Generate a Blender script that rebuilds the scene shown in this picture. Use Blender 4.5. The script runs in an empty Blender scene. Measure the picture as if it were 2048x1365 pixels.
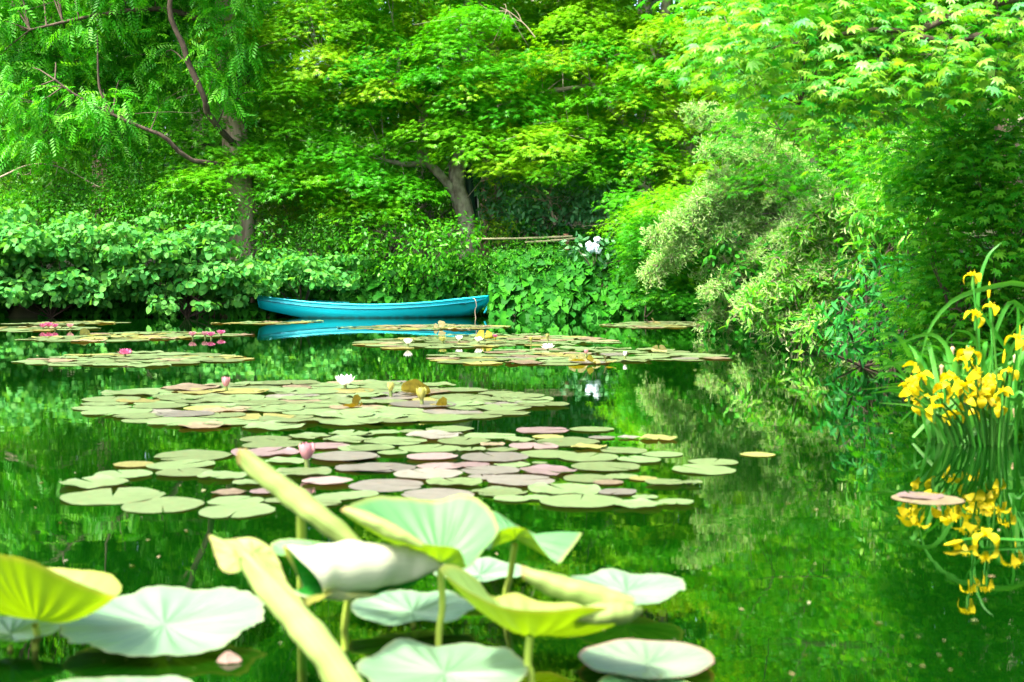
import bpy, math, random
import numpy as np
from mathutils import Vector, Matrix

# ------------------------------------------------------------------ camera, sky, sun, exposure
scene = bpy.context.scene
F, CX, CY, HY, CAMH = 2700.0, 1024.0, 682.5, 545.0, 0.85      # photo pixels (2048 wide), horizon row, metres over the water
PITCH = math.atan((CY - HY) / F)
cam_d = bpy.data.cameras.new("camera"); cam = bpy.data.objects.new("camera", cam_d)
scene.collection.objects.link(cam); scene.camera = cam
cam.location = (0, 0, CAMH); cam.rotation_euler = (math.pi / 2 - PITCH, 0, 0)
cam_d.sensor_width = 36; cam_d.lens = F / 2048 * 36; cam_d.clip_start = 0.05; cam_d.clip_end = 1000
cam_d.dof.use_dof = True; cam_d.dof.focus_distance = 21.0; cam_d.dof.aperture_fstop = 4.2

SUN_EL, SUN_AZ = math.radians(58), math.radians(222)          # azimuth clockwise from +Y
world = bpy.data.worlds.new("World"); scene.world = world; world.use_nodes = True
wn = world.node_tree.nodes; wn.clear()
sky = wn.new("ShaderNodeTexSky"); sky.sky_type = 'NISHITA'; sky.sun_disc = False
sky.sun_elevation = SUN_EL; sky.sun_rotation = SUN_AZ; sky.air_density = 0.8; sky.dust_density = 6.0; sky.ozone_density = 1.0
bg = wn.new("ShaderNodeBackground"); bg.inputs[1].default_value = 0.15
wo = wn.new("ShaderNodeOutputWorld")
world.node_tree.links.new(sky.outputs[0], bg.inputs[0]); world.node_tree.links.new(bg.outputs[0], wo.inputs[0])
sl = bpy.data.lights.new("sun", 'SUN'); sun = bpy.data.objects.new("sun", sl); scene.collection.objects.link(sun)
sl.energy = 2.5; sl.angle = math.radians(6.0); sl.color = (1.0, 0.95, 0.83)
to_sun = Vector((math.sin(SUN_AZ) * math.cos(SUN_EL), math.cos(SUN_AZ) * math.cos(SUN_EL), math.sin(SUN_EL)))
sun.rotation_euler = to_sun.to_track_quat('Z', 'Y').to_euler(); sun.location = to_sun * 60
scene.view_settings.view_transform = 'Standard'; scene.view_settings.look = 'None'
scene.view_settings.gamma = 1; scene.view_settings.exposure = 2.52
try:
    scene.cycles.use_denoising = True; scene.cycles.denoiser = 'OPENIMAGEDENOISE'
except Exception: pass
scene.cycles.max_bounces = 8; scene.cycles.diffuse_bounces = 3; scene.cycles.glossy_bounces = 4
scene.cycles.transmission_bounces = 4; scene.cycles.transparent_max_bounces = 4
scene.cycles.caustics_reflective = False; scene.cycles.caustics_refractive = False
scene.cycles.sample_clamp_indirect = 6

# ------------------------------------------------------------------ pixel rays -> points
_fw = np.array((0, math.cos(PITCH), -math.sin(PITCH))); _up = np.array((0, math.sin(PITCH), math.cos(PITCH))); _rt = np.array((1., 0, 0))
def ray(px, py): return _fw + _rt * ((px - CX) / F) - _up * ((py - CY) / F)
def W(px, py, z=0.0):                       # where the ray meets the level z (water, bank)
    d = ray(px, py); t = (z - CAMH) / d[2]; return np.array((0, 0, CAMH)) + d * t
def D(px, py, Y):                           # where the ray meets distance Y
    d = ray(px, py); return np.array((0, 0, CAMH)) + d * (Y / d[1])
def project(P):
    q = P - np.array((0, 0, CAMH)); dep = q @ _fw
    return CX + F * (q @ _rt) / dep, CY - F * (q @ _up) / dep, dep

rng = np.random.default_rng(11); random.seed(5)
COL = scene.collection

# ------------------------------------------------------------------ mesh helpers
def mesh_np(name, V, faces, tint=None, smooth=False):
    """faces: (M,k) array"""
    V = np.asarray(V, np.float32); Fa = np.asarray(faces, np.int32)
    me = bpy.data.meshes.new(name); M, k = Fa.shape
    me.vertices.add(len(V)); me.vertices.foreach_set('co', V.ravel())
    me.loops.add(M * k); me.loops.foreach_set('vertex_index', Fa.ravel())
    me.polygons.add(M); me.polygons.foreach_set('loop_start', np.arange(M, dtype=np.int32) * k)
    try: me.polygons.foreach_set('loop_total', np.full(M, k, np.int32))
    except Exception: pass
    if smooth: me.polygons.foreach_set('use_smooth', np.ones(M, bool))
    me.update(calc_edges=True)
    if tint is not None:
        a = me.attributes.new('tint', 'FLOAT', 'POINT'); a.data.foreach_set('value', np.asarray(tint, np.float32))
    return me
def mesh_py(name, V, faces, smooth=True):
    me = bpy.data.meshes.new(name); me.from_pydata([tuple(v) for v in V], [], faces); me.update()
    if smooth: me.polygons.foreach_set('use_smooth', [True] * len(me.polygons))
    return me
def link(name, data, parent=None, mat=None, loc=(0, 0, 0)):
    o = bpy.data.objects.new(name, data); COL.objects.link(o); o.parent = parent; o.location = loc
    if mat is not None and data is not None:
        if not data.materials: data.materials.append(mat)
        elif data.materials[0] is not mat:
            o.material_slots[0].link = 'OBJECT'; o.material_slots[0].material = mat
    return o
def tag(o, label, cat, group=None):
    o['label'] = label; o['category'] = cat
    if group: o['group'] = group
    return o
GROUPS = {'maple_tree': 'maples around the pond', 'woodland_tree': 'woodland trees behind the maples', 'round_leaved_shrub': 'round leaved shrubs over the left water edge',
          'fine_leaved_shrub': 'fine leaved shrubs of the far bank', 'ivy': 'ivy curtains on the bank', 'water_lily': 'water lilies on the pond', 'lotus_leaf': 'lotus leaves in the foreground',
          'bare_branch': 'bare branches in the wood', 'golden_shrub': 'golden shrubs of the far bank', 'leafy_shrub': 'leafy shrubs of the far bank', 'dark_undergrowth': 'undergrowth of the right bank'}
def thing(name, label, cat, base, group=None):
    o = link(name, None, None, None, tuple(base)); o.empty_display_size = .2
    return tag(o, label, cat, group or GROUPS.get(name))
def struct(name, me, mat):
    o = link(name, me, None, mat); o['kind'] = 'structure'; return o
def part(name, root, V, faces, mat, smooth=True, tint=None, kind=None, parent=None):
    """V in world coordinates; becomes a child of root (an unrotated Empty or an identity child of it)"""
    V = np.asarray(V, float) - np.array(root.location)
    f0 = len(faces[0])
    if all(len(f) == f0 for f in faces) if not isinstance(faces, np.ndarray) else True:
        me = mesh_np(name, V, np.asarray(faces), tint, smooth)
    else: me = mesh_py(name, V, faces, smooth)
    o = link(name, me, parent or root, mat)
    if kind: o['kind'] = kind
    return o
def catmull(P, n):
    P = np.asarray(P, float)
    if len(P) < 3:
        t = np.linspace(0, 1, n)[:, None]; return P[0] * (1 - t) + P[-1] * t
    Q = np.vstack([2 * P[0] - P[1], P, 2 * P[-1] - P[-2]]); out = []
    seg = len(P) - 1
    for u in np.linspace(0, seg, n):
        i = min(int(u), seg - 1); t = u - i; a, b, c, d = Q[i:i + 4]
        out.append(.5 * (2 * b + (c - a) * t + (2 * a - 5 * b + 4 * c - d) * t * t + (3 * b - a - 3 * c + d) * t ** 3))
    return np.array(out)
def catmull_closed(P, n):
    P = np.asarray(P, float); m = len(P); out = []
    for u in np.linspace(0, m, n, endpoint=False):
        i = int(u); t = u - i; a, b, c, d = P[(i - 1) % m], P[i % m], P[(i + 1) % m], P[(i + 2) % m]
        out.append(.5 * (2 * b + (c - a) * t + (2 * a - 5 * b + 4 * c - d) * t * t + (3 * b - a - 3 * c + d) * t ** 3))
    return np.array(out)
def tube(P, R, sides=8, cap=True, wob=0.0):
    """rings along P with radii R -> verts, quad faces"""
    P = np.asarray(P, float); R = np.broadcast_to(np.asarray(R, float), (len(P),))
    T = np.gradient(P, axis=0); T /= np.linalg.norm(T, axis=1)[:, None] + 1e-9
    ref = np.array((0, 0, 1.)) if abs(T[0][2]) < .9 else np.array((0, 1., 0)); V = []; Fc = []
    u = np.cross(T[0], ref); u /= np.linalg.norm(u)
    for i in range(len(P)):
        u = u - T[i] * (u @ T[i]); u /= np.linalg.norm(u) + 1e-9; v = np.cross(T[i], u)
        for k in range(sides):
            a = 2 * math.pi * k / sides; r = R[i] * (1 + wob * (rng.random() - .5))
            V.append(P[i] + r * (math.cos(a) * u + math.sin(a) * v))
    for i in range(len(P) - 1):
        for k in range(sides):
            k2 = (k + 1) % sides; Fc.append((i * sides + k, i * sides + k2, (i + 1) * sides + k2, (i + 1) * sides + k))
    return np.array(V), Fc
def tubes(list_of, sides=5):
    V = []; Fc = []; off = 0
    for P, R in list_of:
        v, f = tube(P, R, sides); V.append(v); Fc += [tuple(i + off for i in q) for q in f]; off += len(v)
    return np.vstack(V), np.array(Fc)
def norm(v): return v / (np.linalg.norm(v, axis=-1, keepdims=True) + 1e-9)

# ------------------------------------------------------------------ leaf templates: x along the leaf 0..1, y across, z up
def tmpl_maple_far():
    V = []; Fc = []
    for a, l in ((0, .74), (36, .68), (-36, .68), (80, .5), (-80, .5)):
        a = math.radians(a); w = .085; i = len(V); c, s = math.cos(a), math.sin(a)
        V += [(.28 - s * w + c * .1, c * w + s * .1, .02), (.28 + c * l, s * l, -.14), (.28 + s * w + c * .1, -c * w + s * .1, .02)]
        Fc += [(i, i + 2, i + 1)]
    return np.array(V), np.array(Fc)
def tmpl_maple_near():
    V = [(.3, 0, .0)]; Fc = []
    for a, l in ((0, .7), (34, .66), (-34, .66), (72, .52), (-72, .52), (118, .3), (-118, .3)):
        a = math.radians(a); c, s = math.cos(a), math.sin(a); i = len(V); w = .105 * (l / .7) ** .5
        def pt(r, t, z): return (.3 + c * r - s * t, s * r + c * t, z)
        V += [pt(l * .28, w * .62, .02), pt(l * .5, w, 0), pt(l * .78, w * .5, -.05), pt(l, 0, -.13),
              pt(l * .78, -w * .5, -.05), pt(l * .5, -w, 0), pt(l * .28, -w * .62, .02), pt(l * .55, 0, .03)]
        m = i + 7
        Fc += [(0, m, i), (i, m, i + 1), (i + 1, m, i + 2), (i + 2, m, i + 3), (i + 3, m, i + 4), (i + 4, m, i + 5), (i + 5, m, i + 6), (i + 6, m, 0)]
    return np.array(V), np.array([(a, b, c) for a, b, c in Fc])
def tmpl_outline(pts, zf=.12, droop=.12):
    """half outline [(x,y)] from base to tip -> folded leaf"""
    V = []; n = len(pts)
    for x, y in pts: V.append((x, 0, -droop * x * x))
    for x, y in pts[1:-1]: V.append((x, y, zf * y - droop * x * x))
    for x, y in pts[1:-1]: V.append((x, -y, zf * y - droop * x * x))
    Fc = []
    L = lambda i: n + i - 1; R = lambda i: n + (n - 2) + i - 1
    Fc += [(0, 1, L(1)), (0, R(1), 1)]
    for i in range(1, n - 2):
        Fc += [(i, i + 1, L(i + 1)), (i, L(i + 1), L(i)), (i, R(i + 1), i + 1), (i, R(i), R(i + 1))]
    Fc += [(n - 2, n - 1, L(n - 2)), (n - 2, R(n - 2), n - 1)]
    return np.array(V), np.array(Fc)
T_ROUND = tmpl_outline([(0, 0), (-.02, .22), (.25, .42), (.55, .43), (.83, .25), (1, 0)])
T_IVY = tmpl_outline([(0, 0), (-.12, .3), (.18, .46), (.34, .34), (.62, .3), (1, 0)], .2, .15)
T_LANCE = tmpl_outline([(0, 0), (.3, .12), (.6, .115), (1, 0)], .3, .3)
T_OVAL = tmpl_outline([(0, 0), (.3, .2), (.65, .2), (1, 0)], .2, .15)
T_DIA = (np.array([(0, 0, 0), (.5, .22, .02), (1, 0, -.08), (.5, -.22, .02)], float), np.array([(0, 2, 1), (0, 3, 2)]))
T_NARROW = (np.array([(0, 0, 0), (.45, .11, .03), (1, 0, -.16), (.45, -.11, .03)], float), np.array([(0, 2, 1), (0, 3, 2)]))
T_SPIKE = (np.array([(0, .05, 0), (0, -.05, 0), (.5, .12, 0), (.5, -.12, 0), (1, 0, .05), (0, 0, .05), (0, 0, -.05), (.5, 0, .12), (.5, 0, -.12)], float),
           np.array([(0, 1, 3), (0, 3, 2), (2, 3, 4), (5, 6, 8), (5, 8, 7), (7, 8, 4)]))
def tmpl_pinnate(n=8):
    V = []; Fc = []
    for k in range(n):
        t = .12 + .86 * k / (n - 1); z = -.32 * t * t; l = .34 * (1 - .5 * abs(t - .45))
        for s in (-1, 1):
            if k == n - 1 and s == 1: continue
            i = len(V); a = math.radians(62 - 20 * t) * s; c, sn = math.cos(a), math.sin(a); w = .055
            V += [(t, 0, z), (t + c * l * .5 - sn * w, sn * l * .5 + c * w, z - .04), (t + c * l, sn * l, z - .14), (t + c * l * .5 + sn * w, sn * l * .5 - c * w, z - .04)]
            Fc += [(i, i + 2, i + 1), (i, i + 3, i + 2)]
    return np.array(V), np.array(Fc)
T_PIN = tmpl_pinnate(6); T_MF = tmpl_maple_far(); T_MN = tmpl_maple_near()
def tmpl_maple_mid():
    V = [(.3, 0, .02)]; Fc = []
    for a, l in ((0, .7), (34, .66), (-34, .66), (72, .52), (-72, .52), (118, .3), (-118, .3)):
        a = math.radians(a); c, s = math.cos(a), math.sin(a); i = len(V); w = .1 * (l / .7) ** .5
        V += [(.3 + c * l * .5 - s * w, s * l * .5 + c * w, 0), (.3 + c * l, s * l, -.13), (.3 + c * l * .5 + s * w, s * l * .5 - c * w, 0)]
        Fc += [(0, i + 1, i), (0, i + 2, i + 1)]
    return np.array(V), np.array(Fc)
T_MM = tmpl_maple_mid()

def leaf_frames(N, Dr):
    N = norm(N); X = Dr - N * (Dr * N).sum(-1, keepdims=True); X = norm(X); Y = np.cross(N, X); return X, Y, N
def leaves(P, N, Dr, S, tmpl):
    X, Y, Z = leaf_frames(N, Dr); tv, tf = tmpl; n, m = len(P), len(tv)
    V = P[:, None, :] + S[:, None, None] * (tv[None, :, 0:1] * X[:, None] + tv[None, :, 1:2] * Y[:, None] + tv[None, :, 2:3] * Z[:, None])
    Fa = tf[None] + (np.arange(n) * m)[:, None, None]
    return V.reshape(-1, 3), Fa.reshape(-1, tf.shape[1])
def foliage(root, P, N, Dr, S, tmpl, mat, name='crown', individual=0, cell=9.0, leaf_name='leaf', ltint=None, rest=None):
    """leaves of one plant: the ones that show largest as parts, the rest joined in one part"""
    n = len(P); keep = np.ones(n, bool); tint = rng.random(n) if ltint is None else ltint
    if individual:
        px, py, dep = project(P); seen = {}; order = np.argsort(dep); pick = []
        size = S * F / dep
        for i in order:
            if not (0 < px[i] < 2048 and 0 < py[i] < 1365): continue
            key = (int(px[i] // cell), int(py[i] // cell))
            if key in seen: continue
            seen[key] = 1; pick.append(i)
        pick = sorted(pick, key=lambda i: -size[i])[:individual]; keep[pick] = False
        me = mesh_np(leaf_name, tmpl[0], tmpl[1], None, True); me.materials.append(mat)
        X, Y, Z = leaf_frames(N, Dr); base = np.array(root.location)
        for i in pick:
            o = bpy.data.objects.new(leaf_name, me); COL.objects.link(o); o.parent = root; s = S[i]; p = P[i] - base
            o.matrix_basis = Matrix(((X[i][0] * s, Y[i][0] * s, Z[i][0] * s, p[0]), (X[i][1] * s, Y[i][1] * s, Z[i][1] * s, p[1]),
                                     (X[i][2] * s, Y[i][2] * s, Z[i][2] * s, p[2]), (0, 0, 0, 1)))
    rest = rest or tmpl; V, Fa = leaves(P[keep], N[keep], Dr[keep], S[keep], rest)
    o = part(name, root, V, Fa, mat, False, np.repeat(tint[keep], len(rest[0])), 'stuff')
    return o

# clumps of foliage: arrays P, N, D
def dome(c, rx, ry, rz, n, thick=.25, per=10, spread=.13, droop=.5, jit=.32):
    """a layered spray: an uneven umbrella of little fans, like a maple's tiers"""
    m = max(3, n // per); a = rng.random(m) * 2 * math.pi; q = np.sqrt(rng.random(m)); ph = rng.random(4) * 6.28
    lob = 1 + .22 * np.sin(3 * a + ph[0]) + .16 * np.sin(5 * a + ph[1]) + .1 * np.sin(9 * a + ph[2])
    r = q * lob
    C = np.stack([rx * r * np.cos(a), ry * r * np.sin(a), rz * (1 - q ** 2 * 1.5) - thick * rng.random(m) ** 2], 1) + np.asarray(c)
    outv = np.stack([np.cos(a), np.sin(a), -droop * q], 1)
    Nn = np.stack([np.cos(a) * q * .55, np.sin(a) * q * .55, np.ones(m)], 1)
    idx = np.repeat(np.arange(m), per); k = len(idx)
    g = rng.normal(size=(k, 3)) * np.array((spread, spread, spread * .35)); P = C[idx] + g
    P[:, 2] -= .25 * np.abs(g[:, :2]).sum(1)
    Nn = Nn[idx] + rng.normal(size=(k, 3)) * jit; Dd = outv[idx] + rng.normal(size=(k, 3)) * .55 + np.array((0, 0, -.15))
    return P, Nn, Dd
def ball(c, r, n, up=.5, per=1, spread=.1, inner=.55, jit=.5, droop=.4):
    c = np.asarray(c, float); r = np.broadcast_to(np.asarray(r, float), (3,)); m = max(3, n // per)
    u = norm(rng.normal(size=(m, 3))); ph = rng.random(6) * 6.28
    lob = 1 + .14 * np.sin(4 * u[:, 0] + ph[0]) * np.sin(5 * u[:, 2] + ph[1]) + .14 * np.sin(6 * u[:, 1] + 4 * u[:, 2] + ph[2])
    C = c + u * r * (lob * (inner + (1 - inner) * rng.random(m) ** .5))[:, None]
    idx = np.repeat(np.arange(m), per); k = len(idx)
    P = C[idx] + rng.normal(size=(k, 3)) * spread * (per > 1)
    N = u[idx] * (1 - up) + np.array((0, 0, up)) + rng.normal(size=(k, 3)) * jit
    Dd = u[idx] * .8 + rng.normal(size=(k, 3)) * .6 + np.array((0, 0, -droop)); return P, N, Dd
def cat(lst): return tuple(np.concatenate([x[i] for x in lst]) for i in range(3))

# ------------------------------------------------------------------ materials
def new_mat(name):
    m = bpy.data.materials.new(name); m.use_nodes = True; nt = m.node_tree; nt.nodes.clear()
    out = nt.nodes.new('ShaderNodeOutputMaterial'); return m, nt, out
def ramp_node(nt, cols):
    r = nt.nodes.new('ShaderNodeValToRGB'); e = r.color_ramp.elements
    while len(e) < len(cols): e.new(.5)
    for i, c in enumerate(cols): e[i].position = i / max(1, len(cols) - 1); e[i].color = (*c, 1)
    return r
def leaf_mat(name, cols, transl=.42, rough=.42, spec=.3, tmul=(1.35, 1.2, .45)):
    m, nt, out = new_mat(name); N = nt.nodes.new; L = nt.links.new
    at = N('ShaderNodeAttribute'); at.attribute_name = 'tint'; oi = N('ShaderNodeObjectInfo')
    ad = N('ShaderNodeMath'); ad.operation = 'ADD'; fr = N('ShaderNodeMath'); fr.operation = 'FRACT'
    L(at.outputs['Fac'], ad.inputs[0]); L(oi.outputs['Random'], ad.inputs[1]); L(ad.outputs[0], fr.inputs[0])
    r = ramp_node(nt, cols); L(fr.outputs[0], r.inputs[0])
    p = N('ShaderNodeBsdfPrincipled'); p.inputs['Roughness'].default_value = rough; p.inputs['Specular IOR Level'].default_value = spec
    L(r.outputs[0], p.inputs['Base Color'])
    mu = N('ShaderNodeMix'); mu.data_type = 'RGBA'; mu.blend_type = 'MULTIPLY'; mu.inputs[0].default_value = 1
    L(r.outputs[0], mu.inputs[6]); mu.inputs[7].default_value = (*tmul, 1)
    t = N('ShaderNodeBsdfTranslucent'); L(mu.outputs[2], t.inputs[0])
    mx = N('ShaderNodeMixShader'); mx.inputs[0].default_value = transl
    L(p.outputs[0], mx.inputs[1]); L(t.outputs[0], mx.inputs[2]); L(mx.outputs[0], out.inputs[0]); return m
def surf_mat(name, cols, scale=4, stretch=(1, 1, 1), rough=.8, bump=.3, spec=.3, detail=6, dist=.02):
    m, nt, out = new_mat(name); N = nt.nodes.new; L = nt.links.new
    tc = N('ShaderNodeTexCoord'); mp = N('ShaderNodeMapping'); mp.inputs['Scale'].default_value = stretch
    L(tc.outputs['Object'], mp.inputs[0]); no = N('ShaderNodeTexNoise'); no.inputs['Scale'].default_value = scale; no.inputs['Detail'].default_value = detail
    L(mp.outputs[0], no.inputs['Vector']); r = ramp_node(nt, cols); L(no.outputs[0], r.inputs[0])
    r.color_ramp.elements[0].position = .3; r.color_ramp.elements[-1].position = .7
    p = N('ShaderNodeBsdfPrincipled'); p.inputs['Roughness'].default_value = rough; p.inputs['Specular IOR Level'].default_value = spec
    L(r.outputs[0], p.inputs['Base Color'])
    if bump:
        b = N('ShaderNodeBump'); b.inputs['Strength'].default_value = bump; b.inputs['Distance'].default_value = dist
        L(no.outputs[0], b.inputs['Height']); L(b.outputs[0], p.inputs['Normal'])
    L(p.outputs[0], out.inputs[0]); return m
def twoside_mat(name, top, under, edge=None, transl=.35, rough=.5, spec=.3, scale=6, var=.25, veins=True):
    """a big leaf: mottled upper side, another colour beneath, light passing through"""
    m, nt, out = new_mat(name); N = nt.nodes.new; L = nt.links.new
    tc = N('ShaderNodeTexCoord'); no = N('ShaderNodeTexNoise'); no.inputs['Scale'].default_value = scale; no.inputs['Detail'].default_value = 5
    L(tc.outputs['Object'], no.inputs['Vector']); oi = N('ShaderNodeObjectInfo')
    def ramp2(c):
        r = ramp_node(nt, [tuple(x * (1 - var) for x in c), tuple(min(1, x * (1 + var)) for x in c)])
        r.color_ramp.elements[0].position = .3; r.color_ramp.elements[1].position = .7; L(no.outputs[0], r.inputs[0]); return r
    a, b = ramp2(top), ramp2(under); ge = N('ShaderNodeNewGeometry')
    hs = N('ShaderNodeHueSaturation'); mr = N('ShaderNodeMapRange'); mr.inputs[3].default_value = .72; mr.inputs[4].default_value = 1.25
    L(oi.outputs['Random'], mr.inputs[0]); L(mr.outputs[0], hs.inputs['Value'])
    mh = N('ShaderNodeMapRange'); mh.inputs[3].default_value = .475; mh.inputs[4].default_value = .51; L(oi.outputs['Random'], mh.inputs[0]); L(mh.outputs[0], hs.inputs['Hue'])
    mx = N('ShaderNodeMix'); mx.data_type = 'RGBA'; L(ge.outputs['Backfacing'], mx.inputs[0]); L(a.outputs[0], mx.inputs[6]); L(b.outputs[0], mx.inputs[7])
    L(mx.outputs[2], hs.inputs['Color'])
    sp = N('ShaderNodeTexNoise'); sp.inputs['Scale'].default_value = scale * 2.4; sp.inputs['Detail'].default_value = 3; va = N('ShaderNodeVectorMath'); va.operation = 'ADD'
    L(tc.outputs['Object'], va.inputs[0]); L(oi.outputs['Random'], va.inputs[1]); L(va.outputs[0], sp.inputs['Vector'])
    sr = N('ShaderNodeMapRange'); sr.inputs[1].default_value = .64; sr.inputs[2].default_value = .70; sr.inputs[4].default_value = .75; L(sp.outputs[0], sr.inputs[0])
    sm = N('ShaderNodeMix'); sm.data_type = 'RGBA'; L(sr.outputs[0], sm.inputs[0]); L(hs.outputs[0], sm.inputs[6]); sm.inputs[7].default_value = (.16, .09, .035, 1)
    col = sm.outputs[2]
    p = N('ShaderNodeBsdfPrincipled'); p.inputs['Roughness'].default_value = rough; p.inputs['Specular IOR Level'].default_value = spec
    L(col, p.inputs['Base Color'])
    bu = N('ShaderNodeBump'); bu.inputs['Strength'].default_value = .25; bu.inputs['Distance'].default_value = .01; L(no.outputs[0], bu.inputs['Height'])
    L(bu.outputs[0], p.inputs['Normal'])
    t = N('ShaderNodeBsdfTranslucent'); hb = N('ShaderNodeMix'); hb.data_type = 'RGBA'; hb.blend_type = 'MULTIPLY'; hb.inputs[0].default_value = 1
    L(col, hb.inputs[6]); hb.inputs[7].default_value = (1.3, 1.15, .3, 1); L(hb.outputs[2], t.inputs[0])
    ms = N('ShaderNodeMixShader'); ms.inputs[0].default_value = transl; L(p.outputs[0], ms.inputs[1]); L(t.outputs[0], ms.inputs[2]); L(ms.outputs[0], out.inputs[0])
    return m

M = {}
M['maple'] = leaf_mat('maple_leaf', [(.03, .28, .004), (.07, .36, .005), (.14, .43, .006), (.2, .45, .01)], .58)
M['maple_yellow'] = leaf_mat('yellow_green_maple_leaf', [(.11, .4, .004), (.19, .46, .006), (.27, .5, .012)], .58)
M['maple_deep'] = leaf_mat('deep_green_maple_leaf', [(.022, .22, .005), (.05, .31, .007), (.1, .4, .01)], .56)
M['maple_near'] = leaf_mat('near_maple_leaf', [(.02, .22, .008), (.045, .31, .01), (.08, .38, .012), (.15, .43, .02)], .54, .45, .2)
M['maple_tip'] = leaf_mat('bright_near_maple_leaf', [(.03, .3, .02), (.1, .4, .01), (.25, .45, .04), (.07, .4, .11)], .48, .4, .4)
M['pinnate'] = leaf_mat('pinnate_leaf', [(.025, .26, .005), (.055, .35, .008), (.13, .45, .02)], .5)
M['wood'] = leaf_mat('woodland_leaf', [(.02, .17, .005), (.05, .26, .008), (.11, .35, .012)], .48)
M['wood2'] = leaf_mat('light_woodland_leaf', [(.04, .24, .008), (.09, .34, .012), (.16, .42, .02)], .48)
M['round'] = leaf_mat('round_leaf', [(.035, .23, .03), (.07, .31, .05), (.13, .39, .055), (.045, .27, .055), (.12, .34, .07)], .42, .55, .14)
M['ivy'] = leaf_mat('ivy_leaf', [(.006, .08, .004), (.014, .14, .006), (.035, .22, .008), (.01, .11, .01)], .28, .6, .12)
M['fine'] = leaf_mat('fine_leaf', [(.018, .16, .004), (.04, .25, .006), (.09, .33, .008)], .45)
M['gold'] = leaf_mat('golden_leaf', [(.07, .26, .006), (.13, .32, .008), (.2, .32, .012)], .45)
M['rhodo'] = leaf_mat('rhododendron_leaf', [(.03, .17, .045), (.06, .25, .08), (.12, .33, .12)], .28, .4, .35)
M['grey'] = leaf_mat('grey_green_leaf', [(.14, .38, .06), (.22, .46, .11), (.1, .38, .035)], .44)
M['panicle'] = leaf_mat('pale_flower_spike', [(.3, .5, .16), (.38, .56, .22), (.42, .5, .24)], .3, .7, .1)
M['lance'] = leaf_mat('lance_leaf', [(.03, .3, .018), (.1, .4, .02), (.2, .46, .03)], .4)
M['bluelance'] = leaf_mat('blue_green_lance_leaf', [(.01, .13, .014), (.02, .18, .03), (.018, .23, .014)], .3, .5, .2)
M['bark'] = surf_mat('grey_bark', [(.12, .1, .07), (.38, .35, .27)], 10, (1, 1, .7), .9, .5)
M['bark_dark'] = surf_mat('dark_bark', [(.03, .022, .016), (.1, .075, .05)], 12, (1, 1, .4), .9, .5)
M['bark_red'] = surf_mat('red_brown_bark', [(.1, .07, .05), (.22, .16, .12)], 9, (1.6, 1.6, .15), .95, .8, dist=.05)
M['bark_pale'] = surf_mat('painted_sunlit_bark', [(.2, .13, .09), (.42, .33, .25)], 9, (1.6, 1.6, .15), .95, .8, dist=.05)  # red brown bark with sunlight put into its colour, for a shaded trunk
M['soil'] = surf_mat('soil', [(.012, .016, .006), (.04, .045, .018)], 2, (1, 1, 1), .95, .5)
M['twig'] = surf_mat('pale_twig', [(.16, .12, .08), (.3, .25, .18)], 8, (1, 1, 1), .9, .2)

def water_mat():
    m, nt, out = new_mat('pond_water'); N = nt.nodes.new; L = nt.links.new
    tc = N('ShaderNodeTexCoord'); mp = N('ShaderNodeMapping'); mp.inputs['Scale'].default_value = (1.0, 1.6, 1)
    L(tc.outputs['Object'], mp.inputs[0])
    n1 = N('ShaderNodeTexNoise'); n1.inputs['Scale'].default_value = 2.2; n1.inputs['Detail'].default_value = 3; L(mp.outputs[0], n1.inputs['Vector'])
    n2 = N('ShaderNodeTexNoise'); n2.inputs['Scale'].default_value = 14; n2.inputs['Detail'].default_value = 2; L(mp.outputs[0], n2.inputs['Vector'])
    ad = N('ShaderNodeMath'); ad.operation = 'MULTIPLY_ADD'; L(n2.outputs[0], ad.inputs[0]); ad.inputs[1].default_value = .10; L(n1.outputs[0], ad.inputs[2])
    b = N('ShaderNodeBump'); b.inputs['Strength'].default_value = .5; b.inputs['Distance'].default_value = .0010; L(ad.outputs[0], b.inputs['Height'])
    p = N('ShaderNodeBsdfPrincipled'); p.inputs['Base Color'].default_value = (.0006, .012, .0004, 1); p.inputs['Roughness'].default_value = .015
    p.inputs['IOR'].default_value = 1.75; L(b.outputs[0], p.inputs['Normal']); L(p.outputs[0], out.inputs[0]); return m
M['water'] = water_mat()

# ------------------------------------------------------------------ ground, bank and water
def shore(x, y):
    """distance past the water's edge (positive on land)"""
    far = y - (26.1 + .25 * np.sin(x * .9) + .15 * np.sin(x * 2.3 + 1) - .9 * np.clip((x - 0.6) / 2.0, 0, 1) - .5 * np.clip((-5.6 - x) / 2, 0, 1))
    right = x - (3.75 + .18 * np.sin(y * .8) + .1 * np.sin(y * 2.1) + .12 * np.clip(y - 18, 0, 4) + .05 * np.clip(9 - y, 0, 9))
    left = -15 - x + .6 * np.sin(y * .3); near = -2.2 - y
    return np.maximum(np.maximum(far, right), np.maximum(left, near))
def ground(x, y):
    d = shore(x, y); t = np.clip((d + .25) / 1.35, 0, 1)
    z = -.7 + t * t * (3 - 2 * t) * 1.65 + .05 * np.clip(d - 1, 0, 8) + .22 * np.clip(y - 36, 0, 30) * (d > 0)
    return z + .05 * np.sin(x * 1.7 + y) * np.sin(y * 1.3) * (d > .6)
gx = np.concatenate([np.linspace(-200, -17, 12), np.linspace(-16, 9, 110), np.linspace(10, 200, 12)])
gy = np.concatenate([np.linspace(-80, -4, 10), np.linspace(-3.5, 32, 150), np.linspace(33, 300, 40)])
GX, GY = np.meshgrid(gx, gy); GZ = ground(GX, GY); ny, nx = GX.shape
ii = (np.arange(ny - 1)[:, None] * nx + np.arange(nx - 1)[None]).ravel()
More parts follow.
